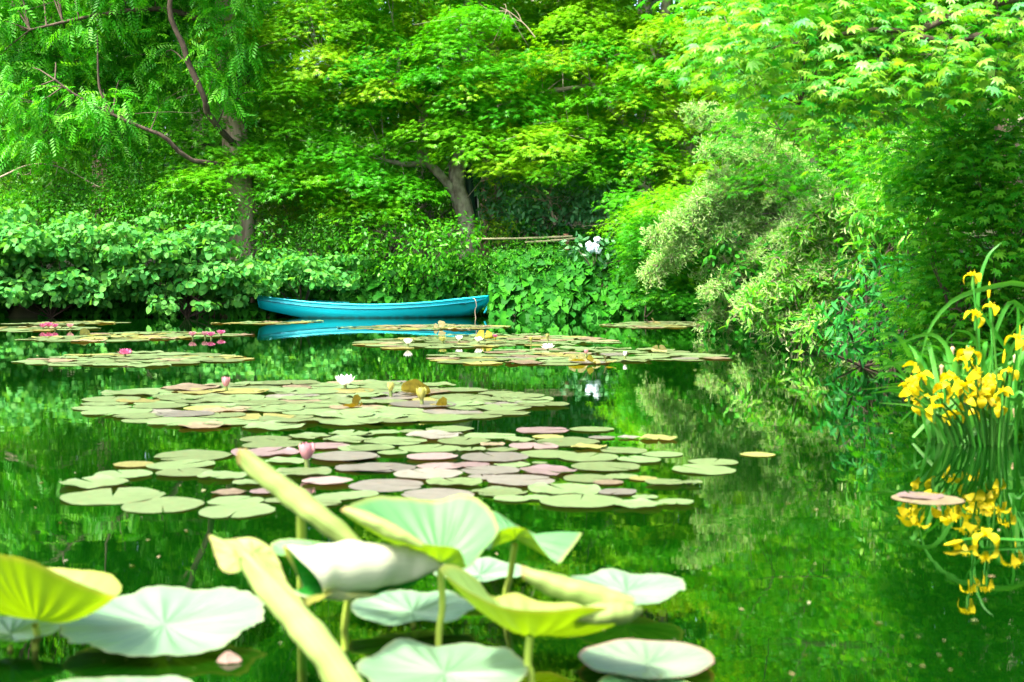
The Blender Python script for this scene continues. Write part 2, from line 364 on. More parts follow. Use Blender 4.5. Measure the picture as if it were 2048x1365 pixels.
struct('ground', mesh_np('ground', np.stack([GX, GY, GZ], -1).reshape(-1, 3), np.stack([ii, ii + 1, ii + nx + 1, ii + nx], 1), None, True), M['soil'])
struct('water', mesh_np('water', [(-18, -4, 0), (8, -4, 0), (8, 30, 0), (-18, 30, 0)], [(0, 1, 2, 3)]), M['water'])
def gz(x, y): return float(ground(np.array(x, float), np.array(y, float)))

# ------------------------------------------------------------------ trees
def limb(root, pts, r0, r1, mat, name='limb', n=14, sides=8):
    P = catmull(pts, n); V, Fc = tube(P, np.linspace(r0, r1, n) * (1 + .08 * np.sin(np.arange(n) * 1.9)), sides, wob=.12)
    part(name, root, V, Fc, mat); return P
def twigs_to(root, clumps, limbs, mat, r=.011, name='twigs', sp=.55):
    L = []; A = np.concatenate(limbs)
    for c in clumps:
        c = np.asarray(c[:3]); d = np.linalg.norm(A - c - np.array((0, 0, -.5)), axis=1); a = A[np.argmin(d)]
        mid = (a + c) / 2 + np.array((0, 0, .12 * np.linalg.norm(a - c))) + rng.normal(size=3) * .08
        P = catmull([a, mid, c + np.array((0, 0, -.05))], 7); L.append((P, np.linspace(r, r * .35, 7)))
        for k in range(2):
            e = c + rng.normal(size=3) * np.array((sp, sp, sp * .2)); L.append((catmull([P[5], (P[5] + e) / 2 + (0, 0, .05), e], 4), np.linspace(r * .5, r * .2, 4)))
    V, Fc = tubes(L, 4); part(name, root, V, Fc, mat, kind='stuff')

def far_maple(label, base_px, Y, trunk_px, limbs_px, clumps, mat, bark, r=.2, leaf=.125, dens=1.0, mat2=None, extra=()):
    b = D(*base_px, Y); b = np.array((b[0], Y, gz(b[0], Y) - .1)); root = thing('maple_tree', label, 'tree', b)
    tp = [b] + [D(x, y, Y + dy) for x, y, dy in trunk_px]; ls = [limb(root, tp, r, r * .55, bark, 'trunk', 20, 10)]
    for q, r0, r1 in limbs_px: ls.append(limb(root, [D(x, y, Y + dy) for x, y, dy in q], r0, r1, bark))
    C = []; A1 = []; A2 = []
    for i, (x, y, w, dy) in enumerate(clumps):
        c = D(x, y, Y + dy); rr = w * (Y + dy) / F / 2; C.append(c)
        rz = rr * (.38 + .25 * rng.random()); n = int(1000 * dens * max(.35, rr) ** 1.5 / .6)
        q = (A2 if (mat2 is not None and rng.random() < .4) else A1); q.append(dome(c, rr * 1.15, rr * 1.0, rz, n, thick=rr * .22, spread=.12, jit=.24))
        q[-1] = q[-1] + (np.clip(.1 + .6 * rng.random() + .28 * rng.random(len(q[-1][0])), 0, .99),)
    twigs_to(root, C, ls, bark)
    for A, mt, nm in ((A1, mat, 'crown'), (A2, mat2, 'crown_tips')):
        if A:
            P, N, Dd = cat(A); foliage(root, P, N, Dd, leaf * (.7 + .6 * rng.random(len(P))), T_MF, mt, nm, ltint=np.concatenate([x[3] for x in A]))
    return root
def band(x0, x1, y0, y1, n, w=(90, 170), dy=(-1.2, 1.2)):
    """clump spots spread evenly through a patch of the view"""
    out = []; nx_ = max(1, int(round(math.sqrt(n * (x1 - x0) / max(1, (y1 - y0)))))); ny_ = max(1, int(math.ceil(n / nx_)))
    for i in range(nx_):
        for j in range(ny_):
            out.append((x0 + (i + .15 + .7 * rng.random()) * (x1 - x0) / nx_, y0 + (j + .15 + .7 * rng.random()) * (y1 - y0) / ny_,
                        w[0] + (w[1] - w[0]) * rng.random(), dy[0] + (dy[1] - dy[0]) * rng.random()))
    return out

# the maple in the middle of the far bank
far_maple('grey forked maple with light green layered crown behind the turquoise boat', (938, 480), 27.6,
    [(933, 440, 0), (915, 380, 0), (916, 330, 0), (930, 270, .1), (925, 180, .2), (935, 60, .3), (930, -60, .4)],
    [([(910, 385, 0), (880, 350, -.2), (850, 325, -.3), (820, 330, -.5), (770, 322, -.8)], .11, .04),
     ([(853, 322, -.3), (842, 300, -.4), (850, 240, -.5), (838, 212, -.5), (792, 170, -.6), (730, 142, -.7), (640, 110, -.8)], .1, .035),
     ([(792, 172, -.6), (798, 110, -.7), (785, 40, -.8)], .05, .02),
     ([(928, 270, .1), (1000, 215, -.3), (1100, 185, -.7), (1180, 170, -.9)], .08, .03),
     ([(930, 200, .1), (860, 90, -.2), (830, -40, -.4)], .08, .03)],
    [(610, 50, 190, -1), (500, 70, 150, -1.2), (720, 60, 170, -.8), (650, 130, 150, -1.4), (570, 175, 130, -1.3), (780, 110, 170, -1), (860, 40, 150, -.5),
     (850, 190, 160, -.8), (950, 165, 190, -1), (1030, 215, 170, -1.2), (900, 255, 170, -1.3), (970, 290, 150, -1.5), (1080, 290, 180, -1.6), (1180, 270, 180, -1.5),
     (1270, 285, 170, -1.3), (1020, 330, 110, -1.5), (1150, 330, 150, -1.4), (1260, 340, 150, -1.2), (800, 290, 120, -.9), (700, 215, 130, -.9), (660, 300, 150, -1), (590, 250, 110, -.8),
     (720, 350, 150, -1.2), (810, 375, 130, -1.1), (760, 420, 150, -1), (900, 95, 140, -1.6), (945, 40, 150, -1.6), (880, 150, 130, -1.7), (985, 150, 130, -1.7), (925, 200, 120, -1.6), (1060, 120, 120, -1.4), (770, 180, 120, -1.4), (730, 140, 120, -1.5), (1080, 200, 120, -.8), (1000, 100, 120, .6), (690, 400, 120, -.8), (870, 120, 120, .2)]
    + band(480, 1250, -330, 0, 26, (140, 230)) + band(520, 1200, 20, 260, 16, (110, 170), (.5, 1.6)),
    M['maple'], M['bark'], .2, mat2=M['maple_yellow'], dens=1.1)
# the maple to its right
far_maple('twin trunked maple with yellow green crown between the middle maple and the grey shrub', (1372, 470), 26.9,
    [(1365, 400, 0), (1372, 300, 0), (1350, 230, 0), (1325, 160, .1), (1330, 40, .2), (1340, -90, .2)],
    [([(1378, 320, 0), (1392, 250, -.1), (1420, 170, -.2), (1440, 60, -.2)], .09, .04),
     ([(1372, 330, 0), (1320, 300, -.4), (1250, 250, -.6), (1180, 160, -.8)], .07, .03),
     ([(1330, 160, .1), (1280, 120, -.3), (1230, 110, -.6)], .05, .02),
     ([(1366, 450, -.2), (1330, 410, -.6), (1300, 380, -.9), (1262, 360, -1.1)], .09, .03),
     ([(1372, 290, 0), (1345, 190, -.4), (1320, 140, -.6), (1290, 60, -.7)], .06, .025)],
    [(1150, 55, 150, -.6), (1210, 110, 150, -.9), (1130, 120, 120, -.7), (1270, 60, 150, -.4), (1330, 100, 150, -.6), (1400, 60, 150, -.2), (1230, 190, 150, -1), (1300, 200, 150, -1),
     (1390, 180, 120, -.4), (1330, 260, 130, -1.2), (1420, 120, 140, -.3), (1400, 345, 150, -1.2), (1330, 320, 120, -1.2), (1440, 250, 100, -.6), (1180, 20, 120, -.4), (1460, 20, 150, .2), (1320, 150, 120, -1.5), (1340, 60, 130, -1.4), (1270, 140, 110, -1.4), (1430, 180, 110, -1.2)]
    + band(1100, 1560, -330, -10, 16, (150, 230)) + band(1120, 1480, 20, 250, 9, (110, 160), (.5, 1.6)),
    M['maple_yellow'], M['bark'], .17, mat2=M['maple'])
far_maple('yellow green maple crown rising behind the grey flowering shrub', (1640, 470), 24.2,
    [(1635, 400, 0), (1620, 300, 0), (1600, 200, .1), (1610, 60, .2), (1620, -120, .2)],
    [([(1620, 300, 0), (1560, 240, -.3), (1500, 200, -.5)], .06, .02), ([(1605, 200, 0), (1690, 120, -.3), (1760, 60, -.5)], .06, .02)],
    band(1470, 1800, -300, 330, 34, (140, 210), (-.9, .9)), M['maple_yellow'], M['bark'], .14, mat2=M['maple'], dens=.6)
# low sprays to the left, over the old trunk
far_maple('dark stemmed maple with low deep green sprays above the round leaved shrub', (500, 490), 27.9,
    [(498, 400, .1), (495, 300, .1), (492, 215, .1), (494, 150, .1), (505, 60, .1)],
    [([(470, 300, .1), (420, 290, -.4), (380, 300, -.8)], .06, .02), ([(470, 220, .1), (520, 250, -.3), (570, 270, -.6)], .06, .02),
     ([(469, 380, 0), (430, 385, -.6), (390, 400, -1)], .06, .02)],
    [(420, 270, 170, -.9), (500, 290, 150, -.8), (400, 320, 140, -1), (480, 330, 160, -1.2), (560, 320, 150, -1), (380, 385, 130, -1.3), (400, 365, 130, -1.9), (520, 325, 140, -1.6),
     (400, 420, 110, -1.6), (360, 440, 110, -1.5), (575, 375, 110, -1.6), (630, 350, 120, -1.4), (540, 230, 120, -.8)],
    M['maple_deep'], M['bark_dark'], .11, mat2=M['maple'])
# low maple over the water on the right
far_maple('low leaning maple with flat bright green tiers right of the white hydrangea', (1470, 520), 24.6,
    [(1400, 470, 0), (1350, 430, 0), (1310, 400, 0)],
    [([(1400, 470, 0), (1380, 420, .1), (1375, 380, .2)], .05, .03), ([(1350, 430, 0), (1300, 450, -.3), (1260, 470, -.5)], .035, .012)],
    [(1300, 440, 140, -.3), (1360, 415, 120, 0), (1300, 480, 100, -.5), (1330, 490, 150, -.4), (1400, 500, 130, -.2), (1320, 530, 120, -.5), (1360, 540, 130, -.3), (1420, 560, 110, 0), (1330, 575, 110, -.7), (1370, 590, 120, -.8), (1310, 510, 100, -.9), (1330, 470, 150, -1), (1400, 440, 130, -.8), (1310, 450, 120, -1.3), (1350, 400, 140, -1.4), (1420, 400, 140, -1.2), (1300, 490, 90, -1.3), (1260, 400, 90, .2), (1275, 430, 80, 0)],
    M['maple_deep'], M['bark_dark'], .09, mat2=M['maple'], leaf=.11, dens=1.3)

# the tall tree with feathered leaves on the left
def feather_tree():
    Y = 26.9; b = D(484, 500, Y); b = np.array((b[0], Y, gz(b[0], Y) - .1))
    root = thing('feather_leaved_tree', 'tall red brown trunk with drooping feathery leaves at upper left', 'tree', b)
    ls = [limb(root, [b] + [D(x, y, Y + d) for x, y, d in ((480, 430, 0), (472, 300, 0), (456, 180, 0), (450, 60, .1), (455, -120, .1), (460, -330, .1))], .3, .17, M['bark_pale'], 'trunk', 22, 14)]
    for q, r0, r1 in (([(414, 225, -1.2), (408, 195, -1.4), (378, 130, -1.5), (366, 90, -1.6), (340, 30, -1.7), (345, -40, -1.7)], .062, .045),
                      ([(470, 215, -.2), (468, 170, -.6), (486, 140, -.8)], .06, .03),
                      ([(470, 290, -.2), (440, 260, -.8), (414, 225, -1.2)], .06, .06),
                      ([(474, 330, -.3), (380, 320, -1), (330, 275, -1.4), (290, 258, -1.5), (225, 230, -1.6), (150, 190, -1.8), (110, 160, -1.9)], .05, .02),
                      ([(225, 230, -1.6), (200, 180, -1.7), (195, 110, -1.8)], .03, .015),
                      ([(452, 60, 0), (330, 20, -.7), (200, 30, -1.2), (60, 60, -1.6)], .07, .02)):
        ls.append(limb(root, [D(x, y, Y + d) for x, y, d in q], r0, r1, M['bark_dark']))
    A = []; C = []
    for x, y, w, dy in [(455, 50, 120, -1.1), (440, 130, 110, -1.2), (465, -20, 130, -1.1), (480, 100, 90, -.9), (460, 190, 90, -1)] + band(-60, 480, -20, 190, 34, (110, 190), (-1.2, 1.4)) + band(-60, 330, 190, 300, 10, (80, 130), (-1.8, .5)) + band(-80, 520, -330, -30, 24, (150, 240), (-1.8, 1)):
        c = D(x, y, Y + dy); r = w * Y / F / 2; C.append(c); A.append(ball(c, (r, r, r * .7), int(150 * (r / .7) ** 1.5), .35, 4, .12, .3, .4, .9))
    twigs_to(root, C, ls, M['bark_dark'], .016)
    P, N, Dd = cat(A); foliage(root, P, N, Dd, .3 * (.7 + .6 * rng.random(len(P))), T_PIN, M['pinnate'])
feather_tree()

# woodland behind
def wood_tree(label, px, Y, h, cr, mat, bark, n, trunk_r=.22, bare=.3):
    X = (px - CX) / F * Y; z0 = gz(X, Y) - .1; b = np.array((X, Y, z0)); root = thing('woodland_tree', label, 'tree', b)
    lean = rng.normal() * .25
    ls = [limb(root, [b, b + (lean * .3, 0, h * .35), b + (lean * .7, 0, h * .7), b + (lean, 0, h * .97)], trunk_r, trunk_r * .25, bark, 'trunk', 18, 10)]
    for k in range(5):
        t = .35 + .5 * rng.random(); a = rng.random() * 6.28; p = b + np.array((lean * t, 0, h * t))
        ls.append(limb(root, [p, p + np.array((math.cos(a), math.sin(a), .35)) * cr * .4, p + np.array((math.cos(a) * .9, math.sin(a) * .9, .35)) * cr * .9], trunk_r * .35, .02, bark, n=8, sides=6))
    A = []; C = []
    for k in range(22):
        t = bare + (1.02 - bare) * rng.random(); a = rng.random() * 6.28; w = math.sin(math.pi * min(1, max(.08, (t - bare + .12) / (1.1 - bare)))) ** .6
        q = cr * w * math.sqrt(rng.random()); c = b + np.array((lean * t + math.cos(a) * q, math.sin(a) * q, h * t)); C.append(c)
        A.append(ball(c, (1.05, 1.05, .75), n // 22, .45, 5, .16, .45))
    twigs_to(root, C, ls, bark, .015)
    P, N, Dd = cat(A); foliage(root, P, N, Dd, .2 * (.7 + .6 * rng.random(len(P))), T_DIA, mat)
for a in (('woodland tree with pale trunk seen through the feathery leaves far left', 205, 33, 12, 2.6, 'wood', 'bark_red', 9000, .32, .25),
          ('leafy woodland tree at the left edge behind the feathery leaves', -40, 32, 11, 2.8, 'wood2', 'bark', 9000, .2, .12),
          ('woodland tree with dark leaves rising behind the tall red brown trunk', 400, 35, 14, 3, 'wood', 'bark', 9000, .25, .15),
          ('woodland tree behind the left half of the middle maple', 690, 34, 13, 2.9, 'wood', 'bark_dark', 9000, .26, .2),
          ('red brown trunked woodland tree behind the fork of the middle maple', 985, 32, 13, 2.7, 'wood', 'bark_red', 9000, .3, .32),
          ('slim woodland tree behind the upper limbs of the middle maple', 845, 31, 13.5, 2.6, 'wood2', 'bark', 9000, .2, .2),
          ('light green woodland tree behind the gap between the two far maples', 1125, 36, 14, 3, 'wood2', 'bark', 9000, .25, .2),
          ('woodland tree with dark trunk behind the twin trunked maple', 1290, 33, 12.5, 2.8, 'wood', 'bark', 9000, .26, .3),
          ('woodland tree rising behind the grey flowering shrub', 1500, 31, 12, 2.8, 'wood', 'bark_dark', 9000, .25, .15),
          ('woodland tree behind the right hand maple leaves', 1760, 30, 12, 2.9, 'wood2', 'bark', 9000, .22, .1),
          ('leafy woodland tree at the far right edge of the wood', 2050, 27, 12, 3, 'wood', 'bark', 9000, .22, .1)):
    wood_tree(a[0], a[1], a[2], a[3], a[4], M[a[5]], M[a[6]], *a[7:])
# the mass of the wood further back
A = []
for k in range(300):
    x = -26 + 46 * rng.random(); y = 39 + 14 * rng.random(); z = gz(x, y) + rng.random() * 13
    A.append(ball((x, y, z), (2.0, 1.6, 1.6), 480, .4, 3, .2, .4))
P, N, Dd = cat(A); V, Fa = leaves(P, N, Dd, .42 * (.7 + .6 * rng.random(len(P))), T_DIA)
o = link('far_woodland', mesh_np('far_woodland', V, Fa, np.repeat(rng.random(len(P)), 4)), None, M['wood'])
o['kind'] = 'stuff'; tag(o, 'dense green woodland filling the background behind the maples', 'woodland')

# ------------------------------------------------------------------ shrubs of the far bank
def shrub(name, label, cat_, spots, leaf, tmpl, mat, dens=1.0, up=.5, individual=0, stems=True, bark='bark_dark', var=.55, jit=.45, droop=.4, inner=.5, cell=9, flat=.75, per=1):
    """spots: (px, py, w_px, Y)"""
    c0 = np.mean([D(x, y, Y) for x, y, w, Y in spots], 0); g = max(gz(c0[0], c0[1] + .4), .05); base = np.array((c0[0], c0[1] + .4, g - .05))
    root = thing(name, label, cat_, base); A = []; L = []
    for x, y, w, Y in spots:
        c = D(x, y, Y); r = w * Y / F / 2; n = int(dens * 1.5 * 4 * r * r / (leaf * leaf * .5)); n = max(12, min(n, 5200))
        A.append(ball(c, (r, r * .9, r * flat), n, up, per, leaf * 1.2, inner, jit, droop))
        m = (base + c) / 2 + rng.normal(size=3) * .15 + (0, 0, .2); L.append((catmull([base, m, c], 7), np.linspace(.014, .005, 7)))
    if stems: V, Fc = tubes(L, 5); part('stems', root, V, Fc, M[bark], kind='stuff')
    P, N, Dd = cat(A); k = P[:, 2] > .03; P, N, Dd = P[k], N[k], Dd[k]
    foliage(root, P, N, Dd, leaf * (1 - var * .55 + var * rng.random(len(P))), tmpl, mat, 'foliage', individual, cell); return root
def spots(x0, x1, y0, y1, n, w, Y): return [(a, b, c, d + Y) for a, b, c, d in band(x0, x1, y0, y1, n, w, (-.5, .5))]

shrub('round_leaved_shrub', 'round leaved shrub hanging over the water at the left edge', 'shrub', spots(-70, 240, 450, 600, 28, (70, 150), 24.9) + [(30, 428, 90, 25.2), (150, 440, 80, 25.1)], .115, T_ROUND, M['round'], .85, .45, 300, cell=11, droop=.7, flat=.36, var=.75, inner=.3)
shrub('round_leaved_shrub', 'round leaved shrub arching over dark water below the old trunk', 'shrub',
      spots(230, 440, 455, 590, 20, (60, 130), 24.7) + spots(430, 520, 510, 590, 6, (60, 100), 24.8) + [(310, 440, 70, 25)] + [(330, 605, 70, 24.4), (410, 610, 50, 24.4)], .115, T_ROUND, M['round'], .85, .45, 300, cell=11, droop=.7, flat=.36, var=.75, inner=.3)
shrub('round_leaved_shrub', 'round leaved shrub spilling over the stern of the turquoise boat', 'shrub',
      spots(500, 720, 505, 575, 12, (50, 100), 25.6) + [(530, 575, 70, 25), (470, 600, 50, 24.8)], .105, T_ROUND, M['round'], .85, .45, 300, cell=11, droop=.7, flat=.36, var=.75, inner=.3)
shrub('fine_leaved_shrub', 'dark fine leaved shrub above the round leaves on the left', 'shrub', spots(60, 360, 340, 450, 10, (90, 150), 26.6), .085, T_DIA, M['fine'], .9)
shrub('fine_leaved_shrub', 'light feathery shrub at the left edge under the drooping branches', 'shrub', spots(-80, 200, 230, 360, 9, (110, 170), 27.4), .1, T_NARROW, M['wood2'], .9)
shrub('fine_leaved_shrub', 'low fine leaved shrub between the round leaves and the old trunk', 'shrub', spots(-100, 480, 395, 450, 14, (80, 130), 26.0), .085, T_DIA, M['fine'], .9)
shrub('fine_leaved_shrub', 'low green shrub filling the bank behind the boat stern', 'shrub', spots(505, 740, 450, 530, 11, (70, 110), 26.7), .09, T_OVAL, M['fine'], .9)
shrub('bamboo_grass', 'yellow green bamboo grass beside the old trunk', 'bamboo', spots(515, 600, 390, 480, 7, (50, 80), 27.2), .12, T_NARROW, M['gold'], .8)
shrub('domed_shrub', 'dense domed shrub with fine leaves left of the grey maple trunk', 'shrub', [(650, 450, 150, 26.6), (620, 470, 110, 26.4), (690, 465, 110, 26.4), (655, 415, 100, 26.9)], .07, T_NARROW, M['fine'], .9)
shrub('golden_shrub', 'golden green shrub behind the domed shrub', 'shrub', spots(560, 790, 370, 420, 7, (70, 110), 27.6), .09, T_DIA, M['gold'], .7)
shrub('leafy_shrub', 'mid green leafy shrub trailing down to the boat in front of the maple trunk', 'shrub', spots(720, 950, 430, 560, 13, (70, 120), 25.9), .1, T_OVAL, M['fine'], .8)
shrub('rhododendron', 'blue green rhododendron with whorled leaves right of the maple trunk', 'shrub', spots(975, 1200, 350, 460, 13, (70, 110), 27.8), .15, T_OVAL, M['rhodo'], .75)
shrub('golden_shrub', 'small golden green shrub at the left end of the bamboo rail', 'shrub', [(975, 455, 60, 26.9), (1010, 452, 55, 27), (1000, 470, 50, 26.8)], .08, T_DIA, M['gold'], .9)
shrub('dark_shrub', 'dark blue green shrub under the yellow green maple tiers', 'shrub', spots(1180, 1280, 360, 470, 6, (70, 100), 27), .1, T_OVAL, M['rhodo'], .8)
shrub('feathery_shrub', 'low feathery green shrub under the bamboo rail', 'shrub', spots(960, 1150, 490, 550, 8, (60, 100), 25.9), .075, T_NARROW, M['fine'], .8)
shrub('leafy_shrub', 'glossy leafy undergrowth at the foot of the rhododendron', 'shrub', spots(1000, 1240, 455, 500, 7, (60, 90), 27.3), .13, T_OVAL, M['ivy'], .8)
shrub('fine_leaved_shrub', 'dim shrub behind the domed shrub and the middle maple', 'shrub', spots(560, 960, 300, 420, 10, (110, 170), 29.3), .12, T_DIA, M['wood'], .8)
shrub('fine_leaved_shrub', 'dim shrub behind the old trunk on the left', 'shrub', spots(180, 560, 280, 430, 10, (110, 170), 29.8), .12, T_DIA, M['wood'], .8)
shrub('fine_leaved_shrub', 'dim shrub behind the rhododendron and the twin trunked maple', 'shrub', spots(960, 1480, 300, 470, 13, (110, 170), 29.6), .12, T_DIA, M['wood'], .8)

# ivy on the bank: leaves face the water
def ivy(label, x0, x1, y0, y1, n, Ylo, Yhi, leaf, individual):
    c = D((x0 + x1) / 2, y1, Ylo); root = thing('ivy', label, 'ivy', (c[0], Ylo + .5, 0))
    px = x0 + (x1 - x0) * rng.random(n); v = rng.random(n); py = y0 + (y1 - y0) * v
    bumpy = .25 * np.sin(px * .021) + .2 * np.sin(px * .05 + py * .03) + .15 * rng.normal(size=n)
    Y = Yhi + (Ylo - Yhi) * v + bumpy * .6
    P = np.array([D(a, b, c_) for a, b, c_ in zip(px, py, Y)]); P = P[P[:, 2] > .05]; n = len(P)
    N = np.array((0, -.75, .55)) + rng.normal(size=(n, 3)) * .35; Dd = np.array((0, -.35, -1)) + rng.normal(size=(n, 3)) * .45
    foliage(root, P, N, Dd, leaf * (.6 + .7 * rng.random(n)), T_IVY, M['ivy'], 'foliage', individual, 12)
    L = []
    for k in range(30):
        x = x0 + (x1 - x0) * rng.random(); Yk = Ylo + .25
        L.append((catmull([D(x + rng.normal() * 8, y1 - 3, Ylo + .1), D(x + rng.normal() * 20, (y0 + y1) / 2, (Ylo + Yhi) / 2 + .15), D(x + rng.normal() * 30, y0, Yhi + .1)], 8), np.linspace(.012, .005, 8)))
    V, Fc = tubes(L, 4); part('stems', root, V, Fc, M['bark_dark'], kind='stuff')
ivy('glossy ivy curtain on the bank behind the turquoise boat', 560, 990, 515, 622, 1500, 25.95, 26.5, .17, 300)
ivy('glossy ivy curtain on the bank right of the boat bow', 985, 1440, 500, 638, 2100, 24.95, 26.1, .18, 300)
ivy('dark ivy hanging in shade under the round leaved shrubs', -160, 560, 545, 638, 1600, 25.6, 26.0, .17, 200)
ivy('ivy on the dark bank corner behind the grey shrub', 1380, 1700, 500, 640, 900, 23.9, 24.6, .18, 150)

# ------------------------------------------------------------------ right bank
def arching_shrub(name, label, branches, leaf, tmpl, mat, mat_sp, sp_len, sp_frac, nleaf, individual=0, pend=.5, step=.05, sprig=.28):
    base = np.mean([np.asarray(b[0]) for b in branches], 0); base = np.array((base[0], base[1], max(.1, gz(base[0], base[1]) - .1)))
    root = thing(name, label, 'shrub', base); L = []; P, N, Dd = [], [], []; SP, SN, SD = [], [], []
    for pts in branches:
        pts = [base + (0, 0, .1)] + list(pts) if np.linalg.norm(pts[0] - base) > .3 else pts
        n = 24; C = catmull(pts, n); L.append((C, np.linspace(.022, .005, n))); T = norm(np.gradient(C, axis=0)); ln = np.linalg.norm(np.diff(C, axis=0), axis=1).sum()
        for k in range(int(ln / step)):
            u = rng.random() ** .75; i = min(n - 1, int(u * (n - 1))); p = C[i]
            d = T[i] * .6 + rng.normal(size=3) * .7 + np.array((0, 0, .25 - pend * rng.random())); d /= np.linalg.norm(d); l = sprig * (.4 + rng.random())
            q = p + d * l + np.array((0, 0, -pend * .3 * l)); L.append((np.array([p, (p + q) / 2 + (0, 0, .03), q]), np.array([.004, .003, .002])))
            for j in range(nleaf):
                t = rng.random(); P.append(p + (q - p) * t + rng.normal(size=3) * .02); Dd.append(d * .6 + rng.normal(size=3) * .6); N.append(rng.normal(size=3) * .5 + (0, -.2, .8))
            if rng.random() < sp_frac:
                for j in range(5):
                    SP.append(p + (q - p) * (.6 + .5 * rng.random()) + rng.normal(size=3) * .025); SD.append(d * .7 + rng.normal(size=3) * .35 + (0, 0, .45)); SN.append(rng.normal(size=3))
    groups = {}
    for P_, R_ in L: groups.setdefault(len(P_), []).append((P_, R_))
    for k, g in groups.items():
        v, f = tubes(g, 4 if k > 5 else 3); part('branches' if k > 5 else 'sprigs', root, v, f, M['twig'], kind='stuff')
    P, N, Dd = map(np.array, (P, N, Dd)); kk = P[:, 2] > .02; P, N, Dd = P[kk], N[kk], Dd[kk]
    foliage(root, P, N, Dd, leaf * (.6 + .7 * rng.random(len(P))), tmpl, mat, 'foliage', individual)
    if SP:
        SP, SN, SD = map(np.array, (SP, SN, SD)); V, Fa = leaves(SP, SN, SD, sp_len * (.6 + .8 * rng.random(len(SP))), T_SPIKE)
        part('flower_spikes', root, V, Fa, mat_sp, False, np.repeat(rng.random(len(SP)), len(T_SPIKE[0])), 'stuff')
    return root
def arcs(start_px, ends, Y0, Y1, lift=40):
    out = []
    for (x1, y1) in ends:
        x0 = start_px[0] + rng.normal() * 25; y0 = start_px[1] + rng.normal() * 25; Ye = Y1 + rng.normal() * .35
        out.append([D(x0, y0, Y0), D(x0 * .6 + x1 * .4, y0 * .6 + y1 * .4 - lift, Y0 * .6 + Ye * .4), D(x0 * .25 + x1 * .75, y0 * .25 + y1 * .75 - lift * .6, Y0 * .25 + Ye * .75), D(x1, y1, Ye)])
    return out
arching_shrub('grey_flowering_shrub', 'grey green shrub with pale flower spikes arching left over the water',
    arcs((1640, 420), [(1285, 556), (1300, 482), (1330, 530), (1345, 455), (1380, 400), (1420, 350), (1460, 310), (1400, 440), (1440, 480), (1480, 420), (1500, 520), (1460, 560), (1420, 600), (1400, 640),
                       (1520, 340), (1560, 300), (1390, 560), (1440, 640), (1500, 600), (1540, 400), (1560, 480), (1430, 250), (1500, 270), (1370, 215)], 20.5, 18.4)
    + arcs((1640, 400), [(1290, 550), (1282, 560), (1310, 535), (1300, 478), (1320, 470), (1340, 520), (1300, 545), (1350, 500), (1360, 480), (1395, 300), (1380, 225)], 20.2, 18.2, 60)
    + arcs((1600, 520), [(1400, 655), (1450, 665), (1480, 620), (1410, 590), (1530, 640), (1540, 560)], 19.6, 17.8, 20),
    .07, T_NARROW, M['grey'], M['panicle'], .05, .85, 11, step=.022, sprig=.16)
arching_shrub('buddleja_shrub', 'yellow green shrub with pinkish seed heads leaning out over the water', 
    arcs((1800, 480), [(1500, 640), (1540, 660), (1600, 665), (1480, 620), (1560, 590), (1620, 560), (1580, 470), (1620, 430), (1660, 400), (1700, 380), (1660, 480), (1700, 560), (1690, 640), (1640, 620), (1750, 350), (1720, 690), (1650, 690), (1540, 520)], 15.5, 14.2)
    + arcs((1850, 420), [(1780, 330), (1830, 320), (1740, 400), (1700, 440), (1760, 460), (1800, 290), (1880, 300)], 14.2, 13.2),
    .105, T_LANCE, M['lance'], M['panicle'], .055, .9, 6, 260, step=.024, sprig=.18)
shrub('lance_leaved_shrub', 'blue green lance leaved shrub at the waterside left of the irises', 'shrub',
      spots(1700, 1840, 500, 720, 12, (80, 130), 11.6) + spots(1650, 1760, 620, 700, 5, (60, 100), 11.9), .13, T_LANCE, M['bluelance'], 1.3, .4, 300, cell=12, droop=.5)
shrub('bright_lance_shrub', 'fresh green lance leaved shrub between the seed heads and the right maple', 'shrub',
      spots(1720, 1900, 330, 500, 10, (80, 130), 12.6), .12, T_LANCE, M['lance'], 1.1, .4, 250, cell=12)

shrub('dark_undergrowth', 'dark leafy undergrowth on the bank behind the irises', 'shrub', spots(1820, 2120, 520, 750, 12, (110, 170), 11.0), .12, T_OVAL, M['ivy'], .8)
shrub('dark_undergrowth', 'shaded undergrowth on the bank under the grey shrub and seed heads', 'shrub', spots(1430, 1800, 480, 650, 12, (90, 140), 18.6), .12, T_OVAL, M['ivy'], .8)
# the maple on the right bank: drooping tiers coming in from the right
def right_maple(label, trunk, tiers, mat, leaf, individual, tmpl, limbs, mat2=None, ind2=0, per=9, spread=.14, dens=1.):
    b = np.array((trunk[0], trunk[1], gz(*trunk) - .1)); root = thing('maple_tree', label, 'tree', b)
    ls = [limb(root, [b, b + (-.1, -.2, 1.2), b + (-.3, -.1, 2.4), b + (-.5, .1, 3.8), b + (-.6, .2, 5.2)], .16, .06, M['bark_dark'], 'trunk', 16, 10)]
    for q in limbs: ls.append(limb(root, [b + (-.15, -.15, 1.5 + rng.random())] + [D(*p) for p in q], .035, .005, M['bark_dark'], n=16, sides=6))
    A1, A2, C = [], [], []
    for x, y, w, Y, k in tiers:
        c = D(x, y, Y); r = w * Y / F / 2; C.append(c); n = int(dens * 2.4 * r * r / (leaf * leaf * .35))
        (A2 if k else A1).append(dome(c, r, r, r * .4, n, r * .3, per, spread, .9, .3))
    twigs_to(root, C, ls, M['bark_dark'], .005, sp=.16)
    for A, mt, nm, ind in ((A1, mat, 'crown', individual), (A2, mat2, 'crown_tips', ind2)):
        if A: P, N, Dd = cat(A); k = P[:, 2] > .05; foliage(root, P[k], N[k], Dd[k], leaf * (.7 + .5 * rng.random(k.sum())), tmpl, mt, nm, ind, 16, rest=T_MM if tmpl is T_MN else tmpl)
